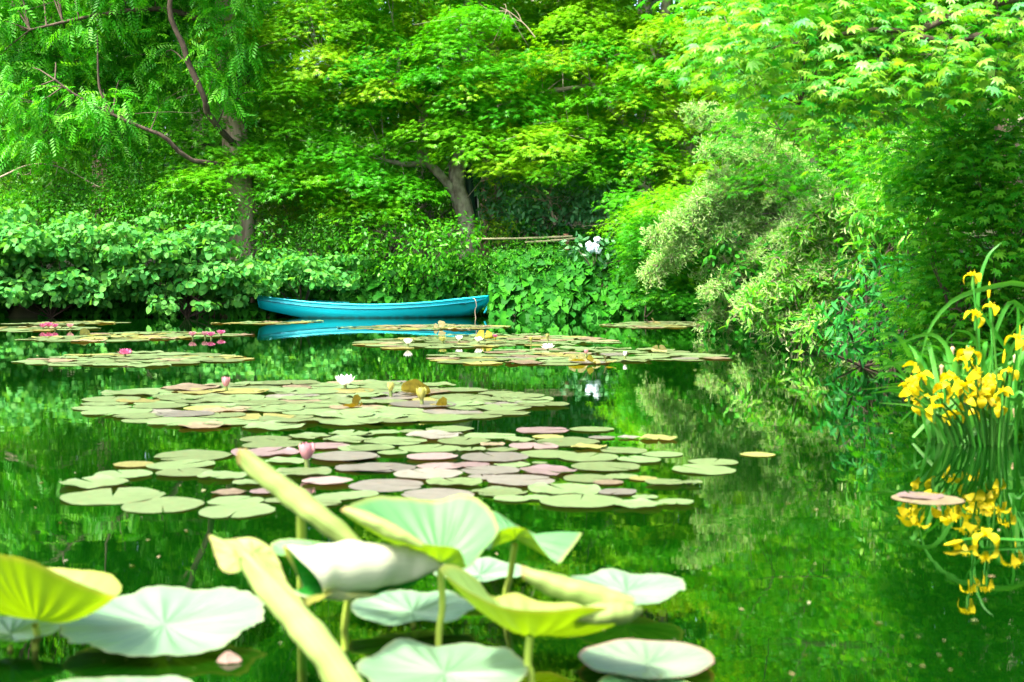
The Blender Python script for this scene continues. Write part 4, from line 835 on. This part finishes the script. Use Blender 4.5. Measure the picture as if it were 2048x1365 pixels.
# ------------------------------------------------------------------ lotus leaves in front
def lotus_mat(name, top, under, rim, transl=.3, rough=.5, spec=.3, nv=10, stretch=(1, 1), var=.12):
    """lotus leaf: paler radial veins (attribute around), soft mottling, a rim of another colour, its own underside"""
    m, nt, out = new_mat(name); N = nt.nodes.new; L = nt.links.new
    ar = N('ShaderNodeAttribute'); ar.attribute_name = 'around'; al = N('ShaderNodeAttribute'); al.attribute_name = 'along'
    cx = N('ShaderNodeCombineXYZ'); m1 = N('ShaderNodeMath'); m1.operation = 'MULTIPLY'; m1.inputs[1].default_value = stretch[0]; m2 = N('ShaderNodeMath'); m2.operation = 'MULTIPLY'; m2.inputs[1].default_value = stretch[1]
    L(ar.outputs['Fac'], m1.inputs[0]); L(al.outputs['Fac'], m2.inputs[0]); L(m1.outputs[0], cx.inputs[0]); L(m2.outputs[0], cx.inputs[1])
    no = N('ShaderNodeTexNoise'); no.inputs['Scale'].default_value = 2.2; no.inputs['Detail'].default_value = 5; L(cx.outputs[0], no.inputs['Vector'])
    tc = N('ShaderNodeTexCoord'); n2 = N('ShaderNodeTexNoise'); n2.inputs['Scale'].default_value = 7; n2.inputs['Detail'].default_value = 4; L(tc.outputs['Object'], n2.inputs['Vector'])
    sn = N('ShaderNodeMath'); sn.operation = 'MULTIPLY'; sn.inputs[1].default_value = nv; L(ar.outputs['Fac'], sn.inputs[0])
    s2 = N('ShaderNodeMath'); s2.operation = 'SINE'; L(sn.outputs[0], s2.inputs[0]); s3 = N('ShaderNodeMath'); s3.operation = 'ABSOLUTE'; L(s2.outputs[0], s3.inputs[0])
    vr = N('ShaderNodeMapRange'); vr.inputs[1].default_value = .0; vr.inputs[2].default_value = .22; vr.inputs[3].default_value = .24; vr.inputs[4].default_value = 0; L(s3.outputs[0], vr.inputs[0])
    mixn = N('ShaderNodeMath'); mixn.operation = 'MULTIPLY_ADD'; L(no.outputs[0], mixn.inputs[0]); mixn.inputs[1].default_value = .6
    sc = N('ShaderNodeMath'); sc.operation = 'MULTIPLY'; sc.inputs[1].default_value = .4; L(n2.outputs[0], sc.inputs[0]); L(sc.outputs[0], mixn.inputs[2])
    def ramp2(c, k):
        r = ramp_node(nt, [tuple(x * (1 - k) for x in c), tuple(min(1, x * (1 + k)) for x in c)]); r.color_ramp.elements[0].position = .38; r.color_ramp.elements[1].position = .62; L(mixn.outputs[0], r.inputs[0]); return r
    ge = N('ShaderNodeNewGeometry'); mx = N('ShaderNodeMix'); mx.data_type = 'RGBA'; L(ge.outputs['Backfacing'], mx.inputs[0]); L(ramp2(top, var).outputs[0], mx.inputs[6]); L(ramp2(under, var).outputs[0], mx.inputs[7])
    ve = N('ShaderNodeMix'); ve.data_type = 'RGBA'; ve.blend_type = 'ADD'; L(vr.outputs[0], ve.inputs[0]); L(mx.outputs[2], ve.inputs[6]); ve.inputs[7].default_value = (.07, .09, .03, 1)
    rr = N('ShaderNodeMapRange'); rr.inputs[1].default_value = .93; rr.inputs[2].default_value = 1.0; L(al.outputs['Fac'], rr.inputs[0])
    ri = N('ShaderNodeMix'); ri.data_type = 'RGBA'; L(rr.outputs[0], ri.inputs[0]); L(ve.outputs[2], ri.inputs[6]); ri.inputs[7].default_value = (*rim, 1)
    col = ri.outputs[2]; p = N('ShaderNodeBsdfPrincipled'); p.inputs['Roughness'].default_value = rough; p.inputs['Specular IOR Level'].default_value = spec; L(col, p.inputs['Base Color'])
    bu = N('ShaderNodeBump'); bu.inputs['Strength'].default_value = .35; bu.inputs['Distance'].default_value = .006; L(mixn.outputs[0], bu.inputs['Height']); L(bu.outputs[0], p.inputs['Normal'])
    t = N('ShaderNodeBsdfTranslucent'); hb = N('ShaderNodeMix'); hb.data_type = 'RGBA'; hb.blend_type = 'MULTIPLY'; hb.inputs[0].default_value = 1; L(col, hb.inputs[6]); hb.inputs[7].default_value = (1.3, 1.2, .25, 1); L(hb.outputs[2], t.inputs[0])
    ms = N('ShaderNodeMixShader'); ms.inputs[0].default_value = transl; L(p.outputs[0], ms.inputs[1]); L(t.outputs[0], ms.inputs[2]); L(ms.outputs[0], out.inputs[0]); return m
M['lotus'] = lotus_mat('lotus_leaf', (.09, .25, .085), (.15, .29, .006), (.22, .28, .07), .38)
M['lotus_blue'] = lotus_mat('waxy_lotus_leaf', (.115, .215, .115), (.035, .11, .012), (.17, .22, .1), .22, .45, .5)
M['lotus_pinkrim'] = lotus_mat('pink_rimmed_lotus_leaf', (.125, .2, .11), (.035, .11, .012), (.24, .13, .1), .22, .45, .5)
M['lotus_furl'] = lotus_mat('furled_lotus_leaf', (.2, .29, .07), (.01, .16, .01), (.22, .15, .05), .3, .55, .3, 3, (4.5, .8), .42)
M['lotus_white'] = lotus_mat('pale_lotus_underside', (.42, .45, .3), (.008, .16, .012), (.38, .4, .26), .3, .55, .3, 4, (4, 3), .1)
M['lotus_yellow'] = lotus_mat('yellow_lotus_leaf', (.17, .28, .06), (.16, .29, .004), (.26, .3, .05), .42)
M['stalk'] = surf_mat('lotus_stalk', [(.24, .36, .03), (.36, .46, .06)], 12, (1, 1, .3), .6, .1)
def stalk(root, top, foot, r=.008):
    if top[2] < .06: P = catmull([np.array((foot[0], foot[1], -.4)), np.asarray(top) - (0, 0, .01)], 8)
    else: P = catmull([np.array((foot[0], foot[1], -.3)), np.array((foot[0], foot[1], 0)), (np.asarray(top) + foot) / 2 + rng.normal(size=3) * .006, np.asarray(top)], 14)
    v, f = tube(P, r, 8); part('stalk', root, v, f, M['stalk'])
def set_attr(ob, around, along):
    for nm, val in (('around', around), ('along', along)):
        a = ob.data.attributes.new(nm, 'FLOAT', 'POINT'); a.data.foreach_set('value', np.asarray(val, np.float32))
    return ob
def lotus_surface(root, center, rim, sag, mat, name='blade', rag=.01, seg=120, rings=10, flip=False):
    R = catmull_closed(rim, seg); c = np.asarray(center, float); V = [c]; ph = rng.random(4) * 6.28
    size = np.linalg.norm(R - c, axis=1).mean()
    for k in range(1, rings + 1):
        t = k / rings
        for i in range(seg):
            a = 2 * math.pi * i / seg; e = 1 + (rag * (math.sin(6 * a + ph[0]) + math.sin(13 * a + ph[1]) * math.sin(3 * a + ph[2]) + .7 * math.sin(31 * a + ph[2]) + .5 * abs(math.sin(10 * a + ph[3])))) * t ** 3
            p = c + (R[i] - c) * t * e; p = p + np.array((0, 0, -sag * size * t * (1 - t) * 2 + .004 * math.cos(20 * a) * t * (1 - t) * 4)); V.append(p)
    Fc = [(0, 1 + i, 1 + (i + 1) % seg) for i in range(seg)] + [(1 + k * seg + i, 1 + (k + 1) * seg + i, 1 + (k + 1) * seg + (i + 1) % seg, 1 + k * seg + (i + 1) % seg) for k in range(rings - 1) for i in range(seg)]
    a, b, d = V[0], V[1], V[1 + seg // 4]
    up = np.cross(np.asarray(b) - a, np.asarray(d) - a)[2] > 0
    if up == flip: Fc = [tuple(reversed(f)) for f in Fc]
    ob = part(name, root, V, Fc, mat, True); ang = [0] + [2 * math.pi * i / seg for k in range(rings) for i in range(seg)]; rad = [0] + [(k + 1) / rings for k in range(rings) for i in range(seg)]
    return set_attr(ob, ang, rad)
def lotus_pad(label, cx, cy, wpx, hpx, z, mat, foot=True, rag=.012, tilt_extra=0.0, wav=.02):
    """a flat floating or low leaf; its far/near tilt comes out of the height it shows"""
    c = W(cx, cy, z); rx = wpx * c[1] / F / 2; flat = math.hypot(*(c[1], CAMH - z)); el = math.atan2(CAMH - z, c[1])
    need = math.asin(min(.95, hpx / wpx)); tl = need - el
    root = thing('lotus_leaf', label, 'lotus leaf', (c[0], c[1], 0)); rim = []; ph = rng.random(3) * 6.28
    for k in range(36):
        a = 2 * math.pi * k / 36; rr = rx * (1 + .03 * math.sin(2 * a + ph[0]) + .025 * math.sin(3 * a + ph[1])); x, y = rr * math.cos(a), rr * math.sin(a)
        rim.append(c + np.array((x, y * math.cos(tl), y * math.sin(tl) + wav * rx * (.7 * math.sin(2 * a + ph[2]) + math.sin(5 * a + ph[0]) + .8 * math.sin(8 * a + ph[1])))))
    lotus_surface(root, c + (0, 0, -.015), rim, .05, mat, rag=rag); stalk(root, c + (0, 0, -.03), c, .006); return root
lotus_pad('large pale blue green lotus leaf with ragged rim at lower left', 328, 1236, 408, 132, .05, M['lotus_blue'], rag=.024, wav=.025)
lotus_pad('flat lotus leaf cut by the bottom edge under the lower left leaf', 235, 1392, 330, 90, .03, M['lotus_blue'])
lotus_pad('broad grey green lotus leaf at the bottom centre', 888, 1332, 350, 104, .03, M['lotus_blue'], rag=.012, wav=.04)
lotus_pad('smooth oval lotus leaf with pinkish rim at the bottom right', 1294, 1316, 282, 74, .02, M['lotus_pinkrim'], rag=.002, wav=.01)
lotus_pad('lotus leaf just entering at the bottom edge below the oval leaf', 1290, 1372, 200, 50, .015, M['lotus'], rag=.003)
lotus_pad('half shaded lotus leaf below the white furled leaf', 826, 1212, 256, 68, .05, M['lotus_blue'], rag=.012, wav=.03)
lotus_pad('dim lotus leaf behind the green bowl shaped leaf', 960, 1140, 180, 46, .05, M['lotus_blue'], rag=.008)
lotus_pad('wavy lotus leaf on the right behind the curled yellow leaf', 1252, 1172, 246, 64, .06, M['lotus_blue'], rag=.014, wav=.03)
lotus_pad('dark lotus leaf at the left edge under the folded leaf', 20, 1256, 200, 54, .05, M['lotus_blue'], rag=.006)

def rim_leaf(label, center, rim, mat, sag=.1, foot=None, flip=False, rag=.006):
    c = D(*center); f = np.array((c[0], c[1], 0)) if foot is None else W(*foot)
    root = thing('lotus_leaf', label, 'lotus leaf', (f[0], f[1], 0)); lotus_surface(root, c, [D(*p) for p in rim], sag, mat, rag=rag, flip=flip); stalk(root, c - (0, 0, .012), f); return root
def furl(root, pts, radii, mat, Y=None, sides=30, n=40, open_=0.0, squash=1.0, name='furl', turn=.0):
    P = catmull([D(*p) for p in pts], n); R = catmull([(r, 0, 0) for r in radii], n)[:, 0]; V = []; Fc = []
    T = norm(np.gradient(P, axis=0)); view = norm(P - np.array((0, 0, CAMH)))
    ph = rng.random(4) * 6.28; AR = []; AL = []
    for i in range(n):
        t = i / (n - 1); u = np.cross(T[i], view[i]); u /= np.linalg.norm(u); v = np.cross(T[i], u)
        for k in range(sides + 1):
            q = k / sides; a = 2 * math.pi * q * 1.3 + turn + .5 * math.sin(t * 3 + ph[0]); rr = R[i] * (1.05 - .2 * q) * (1 + .06 * math.sin(3 * a + t * 6 + ph[1]) + .05 * math.sin(t * 17 + 2 * a + ph[2]) + .03 * math.sin(t * 41 + a))
            lip = .0
            if q < .08: rr *= 1.06
            V.append(P[i] + rr * (math.cos(a) * u + math.sin(a) * v * squash) + T[i] * R[i] * .5 * math.sin(a * 1.3 + ph[3]) * (max(0, 1 - t * 8) + max(0, t * 8 - 7))); AR.append(a); AL.append(max(.5, 1.0 - 1.3 * t))
    m = sides + 1
    Fc = [(i * m + k, (i + 1) * m + k, (i + 1) * m + k + 1, i * m + k + 1) for i in range(n - 1) for k in range(sides)]
    h = n // 2; a, b, c = V[h * m + 4], V[h * m + 5], V[h * m + m + 4]; nrm = np.cross(np.asarray(c) - a, np.asarray(b) - a)
    if np.dot(nrm, np.asarray(a) - P[h]) < 0: Fc = [tuple(reversed(f)) for f in Fc]
    return set_attr(part(name, root, V, Fc, mat, True), AR, AL)
px = lambda p, Y: p * Y / F
# folded leaf at the left edge, its sunlit underside towards us
rim_leaf('folded yellow green lotus leaf at the left edge with its underside lit through', (70, 1240, 2.95),
    [(-170, 1125, 2.75), (-60, 1098, 2.72), (0, 1108, 2.72), (60, 1122, 2.74), (145, 1160, 2.76), (226, 1192, 2.8), (242, 1170, 2.95), (205, 1145, 3.05), (130, 1138, 3.1), (0, 1128, 3.15), (-120, 1125, 3.05)], M['lotus_yellow'], .18, (70, 1300))
# the green bowl-shaped leaf in the middle
r = rim_leaf('standing green bowl shaped lotus leaf with a rolled pale rim in the centre', (880, 1122, 3.06),
    [(684, 1022, 2.98), (735, 996, 3.14), (812, 996, 3.2), (870, 1001, 3.22), (925, 990, 3.22), (968, 1006, 3.16), (996, 1058, 3.06), (968, 1100, 2.98), (936, 1134, 2.93), (915, 1098, 2.9), (850, 1088, 2.88), (775, 1058, 2.88), (715, 1034, 2.92)], M['lotus'], .1, (877, 1290))
furl(r, [(688, 1020, 2.92), (740, 1042, 2.88), (790, 1066, 2.86), (842, 1090, 2.86)], [.008, .015, .014, .006], M['lotus_furl'], name='rolled_rim')
rim_leaf('blue green lotus leaf with drooping tip behind the bowl shaped leaf', (1030, 1078, 3.3),
    [(950, 1040, 3.3), (985, 1022, 3.4), (1035, 1052, 3.45), (1090, 1074, 3.42), (1130, 1078, 3.38), (1164, 1066, 3.34), (1140, 1100, 3.22), (1116, 1127, 3.18), (1085, 1100, 3.15), (1050, 1058, 3.14), (1000, 1062, 3.14), (975, 1100, 3.18)], M['lotus'], -.05, (1010, 1215))
# white furled leaf
f0 = W(690, 1300); r = thing('lotus_leaf', 'half furled white lotus leaf with a dark green open end', 'lotus leaf', (f0[0], f0[1], 0))
furl(r, [(600, 1150, 2.77), (650, 1143, 2.81), (730, 1134, 2.87), (800, 1129, 2.93), (850, 1129, 2.95), (886, 1132, 2.97)], [.062, .057, .058, .045, .026, .004], M['lotus_white'], squash=.8, turn=2.6)
lotus_surface(r, D(640, 1120, 2.95), [D(*p) for p in ((540, 1092, 2.98), (570, 1078, 3.0), (620, 1082, 3.0), (680, 1092, 3.0), (700, 1110, 2.95), (640, 1110, 2.9), (590, 1108, 2.9), (555, 1110, 2.92))], -.05, M['lotus'], 'flap')
stalk(r, D(700, 1180, 2.92), f0)
# long rolled leaf pointing up left
f0 = W(603, 1235); r = thing('lotus_leaf', 'tightly rolled pale lotus leaf pointing up to the left', 'lotus leaf', (f0[0], f0[1], 0))
furl(r, [(484, 912, 3.12), (540, 957, 3.1), (600, 1005, 3.08), (660, 1050, 3.06), (725, 1098, 3.04)], [.021, .026, .028, .026, .014], M['lotus_furl'], squash=.75, turn=1.6)
stalk(r, D(602, 1020, 3.12), f0, .011)
# long curled leaf crossing the bottom
f0 = W(700, 1400); r = thing('lotus_leaf', 'long curled lotus leaf slanting down to the bottom edge with a drooping flap', 'lotus leaf', (f0[0], f0[1], 0))
furl(r, [(478, 1100, 2.62), (530, 1165, 2.58), (590, 1235, 2.54), (645, 1300, 2.5), (700, 1385, 2.46)], [.012, .024, .028, .031, .031], M['lotus_furl'], squash=.5, turn=1.2)
lotus_surface(r, D(505, 1105, 2.66), [D(*p) for p in ((418, 1070, 2.7), (450, 1080, 2.7), (505, 1076, 2.7), (548, 1105, 2.68), (575, 1165, 2.64), (608, 1208, 2.6), (570, 1190, 2.58), (520, 1150, 2.58), (482, 1115, 2.6), (480, 1142, 2.6), (445, 1142, 2.62), (428, 1100, 2.66))], .05, M['lotus_furl'], 'flap')
stalk(r, D(690, 1370, 2.48), f0)
# the curled yellow leaf
r = rim_leaf('curled yellow green lotus leaf shaped like a boat right of centre', (1060, 1262, 2.75),
    [(880, 1140, 2.72), (908, 1130, 2.8), (955, 1160, 2.86), (985, 1194, 2.9), (1030, 1186, 2.92), (1085, 1205, 2.9), (1170, 1205, 2.86), (1262, 1215, 2.78), (1276, 1225, 2.68), (1180, 1214, 2.62), (1100, 1222, 2.6), (1010, 1215, 2.6), (950, 1190, 2.62), (905, 1162, 2.66)], M['lotus_yellow'], .25, (1062, 1375))
furl(r, [(1046, 1146, 2.78), (1100, 1168, 2.77), (1160, 1186, 2.76), (1225, 1200, 2.75), (1268, 1204, 2.74)], [.014, .022, .024, .018, .008], M['lotus_furl'], name='rolled_rim')
furl(r, [(1140, 1232, 2.66), (1200, 1230, 2.65), (1250, 1226, 2.65), (1280, 1220, 2.66)], [.008, .02, .02, .006], M['lotus_furl'], name='rolled_rim')
M['dry'] = surf_mat('withered_lotus', [(.1, .07, .05), (.2, .12, .1)], 30, (1, 1, 1), .7, .2)
f0 = W(452, 1325); r = thing('withered_petal', 'pinkish withered leaf tip afloat beside the curled leaf', 'leaf', (f0[0], f0[1], 0))
lotus_surface(r, f0 + (0, 0, .012), [f0 + np.array(q) for q in ((-.02, 0, .003), (-.006, .01, .018), (.01, .01, .02), (.035, 0, .004), (.014, -.016, .003), (-.006, -.016, .003))], .1, M['dry'], 'blade', seg=24, rings=4)

# ------------------------------------------------------------------ yellow irises
M['iris'] = leaf_mat('yellow_iris_petal', [(.62, .5, .002), (.66, .55, .004), (.62, .46, .002)], .35, .5, .25, (1, 1, .5))
M['iris_leaf'] = leaf_mat('iris_blade', [(.022, .17, .01), (.04, .22, .018), (.08, .27, .035)], .35, .45, .25)
M['withered'] = surf_mat('withered_iris', [(.4, .28, .14), (.55, .42, .26)], 20, (1, 1, 1), .8, .1)
def blade_mesh(pts, w):
    C = catmull(pts, 18); T = norm(np.gradient(C, axis=0)); V = []
    view = norm(C - np.array((0, 0, CAMH)))
    for i in range(18):
        t = i / 17; s = np.cross(T[i], view[i]); s /= np.linalg.norm(s) + 1e-9; q = np.cross(s, T[i]); s = s * math.cos(.5) + q * math.sin(.5) * (1 if i % 1 == 0 else -1)
        ww = w * min(1, .55 + t * 1.5) * (1 - t ** 4) + .0006; V += [C[i] - s * ww, C[i] + q * ww * .25, C[i] + s * ww]
    Fc = [(i * 3 + k, i * 3 + k + 1, (i + 1) * 3 + k + 1, (i + 1) * 3 + k) for i in range(17) for k in range(2)]
    return V, Fc
def petal_grid(L, Wd, prof, n=9, m=5):
    """a petal along x with drooping profile prof(t)->(x,z)"""
    V = []
    for i in range(n):
        t = i / (n - 1); x, z = prof(t); w = Wd * (math.sin(math.pi * min(1, .12 + t * .86)) ** .8)
        for k in range(m):
            s = k / (m - 1) * 2 - 1; V.append((x * L, s * w * L, z * L + .10 * L * s * s * (1 - t) - .05 * L * s * s * t + .015 * L * math.sin(s * 7 + t * 5)))
    Fc = [(i * m + k, (i + 1) * m + k, (i + 1) * m + k + 1, i * m + k + 1) for i in range(n - 1) for k in range(m - 1)]
    return mesh_np('petal', V, Fc, None, True)
FALL = petal_grid(1, .36, lambda t: (.10 + .72 * math.sin(t * 1.9) * .95, .18 * math.sin(t * 2.6) - .75 * t ** 2.4)); FALL.materials.append(M['iris'])
STAND = petal_grid(1, .13, lambda t: (.04 + .18 * t, .5 * t)); STAND.materials.append(M['iris'])
STYLE = petal_grid(1, .14, lambda t: (.05 + .42 * t, .12 + .26 * t - .14 * t * t)); STYLE.materials.append(M['iris'])
def iris_flower(root, p, size, yaw, tiltv=.15):
    head = link('flower', None, root, None, tuple(np.asarray(p) - np.array(root.location))); head.rotation_euler = (rng.normal() * tiltv, rng.normal() * tiltv, yaw); head.empty_display_size = .03
    for k in range(3):
        for me, off, nm in ((FALL, 0, 'petal'), (STAND, math.pi / 3, 'standard'), (STYLE, 0, 'style_arm')):
            o = bpy.data.objects.new(nm, me); COL.objects.link(o); o.parent = head; o.rotation_euler = (rng.normal() * .1, rng.normal() * .12, off + k * 2 * math.pi / 3); s = size * (.9 + .2 * rng.random()); o.scale = (s, s, s)
def iris_clump():
    Y = 7.0; base = W(1985, 880); root = thing('iris_clump', 'clump of yellow flag irises standing in the water at the right edge', 'iris', (base[0], base[1], 0))
    def blade(pts, w=.013):
        V, Fc = blade_mesh([D(*p) for p in pts], w); part('blade', root, V, Fc, M['iris_leaf'])
    for pts, w in (([(2135, 900, 7.1), (2130, 760, 7.1), (2100, 620, 7.05), (2048, 568, 7), (1960, 580, 6.9), (1900, 606, 6.85), (1858, 660, 6.8), (1841, 722, 6.8)], .015),
                   ([(1955, 885, 7.2), (1956, 700, 7.2), (1957, 580, 7.2), (1975, 515, 7.2), (2002, 486, 7.2)], .011),
                   ([(2090, 880, 7.0), (2085, 690, 7.05), (2030, 605, 7.05), (1998, 645, 7), (1978, 720, 7), (1972, 750, 7)], .013),
                   ([(1826, 875, 6.8), (1870, 830, 6.8), (1930, 785, 6.85), (1990, 745, 6.9), (2060, 700, 6.95)], .014),
                   ([(2070, 880, 7), (2055, 740, 7), (2000, 700, 6.95), (1930, 688, 6.9), (1862, 683, 6.85)], .008),
                   ([(2060, 890, 6.9), (2050, 760, 6.9), (1990, 665, 6.9), (1935, 585, 6.9)], .013),
                   ([(1978, 880, 7), (1976, 800, 7), (1978, 740, 7), (1990, 660, 7)], .014),
                   ([(1930, 905, 6.7), (1945, 870, 6.7), (1985, 848, 6.7), (2040, 850, 6.7)], .014),
                   ([(1900, 890, 6.9), (1870, 835, 6.85), (1830, 820, 6.8), (1795, 850, 6.75)], .009),
                   ([(1860, 885, 6.9), (1830, 845, 6.85), (1850, 800, 6.85), (1905, 770, 6.9)], .007)): blade(pts, w)
    for k in range(80):
        x = 1855 + 255 * rng.random(); y = 864 + 26 * rng.random(); p = W(x, y); Yb = p[1]; h = (60 + 180 * rng.random()) * (1 if x < 2000 else 1.3); lean = rng.normal() * 70 + (x - 1970) * .3; bend = rng.normal() * 30
        blade([(x, y, Yb), (x + lean * .25, y - h * .5, Yb), (x + lean * .7, y - h * .9, Yb + rng.normal() * .1), (x + lean * 1.3 + bend, y - h * (.75 + .3 * rng.random()), Yb + rng.normal() * .15)], .006 + .008 * rng.random())
    fl = [(1946, 552), (1951, 632), (1983, 616), (2037, 680), (1832, 740), (1818, 780), (1842, 756), (1928, 722), (1952, 745), (1912, 770), (1881, 796), (1972, 770), (1962, 792), (1955, 826), (1995, 816), (2020, 745), (1938, 706), (1900, 752), (1925, 775), (1985, 760), (1945, 765), (1890, 775), (1980, 800), (1935, 800), (1826, 765), (2005, 785), (1868, 818), (1905, 832), (1838, 806)]
    for i, (x, y) in enumerate(fl):
        Yf = 6.35 + .35 * rng.random(); p = D(x, y, Yf); iris_flower(root, p, .054 + .018 * rng.random(), rng.random() * 6.28, .45)
        fx = x + (1990 - x) * .55; b = W(fx, 895 - 8 * rng.random()); V, Fc = tube(catmull([b - (0, 0, .05), b * .6 + p * .4 + (rng.normal() * .01, 0, .03), p - (0, 0, .02)], 12), np.linspace(.0065, .0045, 12), 6); part('stem', root, V, Fc, M['iris_leaf'])
        V, Fc = tube([p - (0, 0, .07), p - (0, 0, .035), p + (0, 0, .002)], [.005, .009, .006], 7); part('spathe', root, V, Fc, M['iris_leaf'])
    for x, y in ((1978, 575), (1831, 722), (1857, 775), (2038, 658), (2008, 710), (1952, 870), (1940, 700)):
        p = D(x, y, 6.95); V, Fc = tube(catmull([p - (0, 0, .06), p - (0, 0, .02), p + (.003, 0, .03)], 8), [.004, .006, .008, .009, .009, .007, .004, .001], 7); part('bud', root, V, Fc, M['iris'])
        b = W(x + (1990 - x) * .6, 882); V, Fc = tube(catmull([b, (b + p) / 2 + (.01, 0, 0), p - (0, 0, .05)], 10), .0045, 6); part('stem', root, V, Fc, M['iris_leaf'])
    for x, y in ((1883, 735), (2017, 780), (2029, 820), (1905, 700), (2030, 715)):
        p = D(x, y, 6.9); V, Fc = tube(catmull([p - (0, 0, .05), p, p + (.005, 0, .015)], 7), [.004, .006, .008, .011, .012, .009, .003], 7, wob=.3); part('withered_flower', root, V, Fc, M['withered'])
        b = W(x + (1990 - x) * .6, 882); V, Fc = tube(catmull([b, (b + p) / 2 + (.01, 0, 0), p - (0, 0, .04)], 10), .0045, 6); part('stem', root, V, Fc, M['iris_leaf'])
iris_clump()
def fallen_iris():
    b = W(1970, 1082); root = thing('fallen_iris', 'fallen iris stem with one yellow bloom floating below the clump', 'iris', (b[0], b[1], 0))
    V, Fc = tube(catmull([W(1890, 1088, .012), W(1940, 1078, .02), W(2000, 1079, .015), W(2100, 1084, .01)], 12), np.linspace(.002, .006, 12), 6); part('stem', root, V, Fc, M['iris_leaf'])
    iris_flower(root, W(1972, 1072, .03), .05, 1.2)
    V, Fc = tube(catmull([W(1888, 1090, .012), W(1905, 1087, .015), W(1925, 1082, .015)], 6), [.001, .004, .006, .007, .006, .004], 6); part('bud', root, V, Fc, M['iris'])
fallen_iris()

# pollen, petals and leaf bits lying on the water
P = []; S = []
for k in range(170):
    q = W(30 + 1980 * rng.random(), 660 + 690 * rng.random() ** .7); P.append((q[0], q[1], .003)); S.append((.008 + .03 * rng.random() ** 3) * min(1.3, .4 + q[1] / 9))
P = np.array(P); n = len(P); V, Fa = leaves(P, np.tile((0, 0, 1.), (n, 1)) + rng.normal(size=(n, 3)) * .1, rng.normal(size=(n, 3)), np.array(S), T_OVAL)
M['litter'] = leaf_mat('floating_litter', [(.16, .12, .05), (.26, .24, .12), (.12, .16, .03), (.3, .26, .2)], .2)
o = link('floating_litter', mesh_np('floating_litter', V, Fa, np.repeat(rng.random(n), len(T_OVAL[0]))), None, M['litter']); o['kind'] = 'stuff'
tag(o, 'tiny fallen petals and leaf bits scattered over the pond', 'litter')
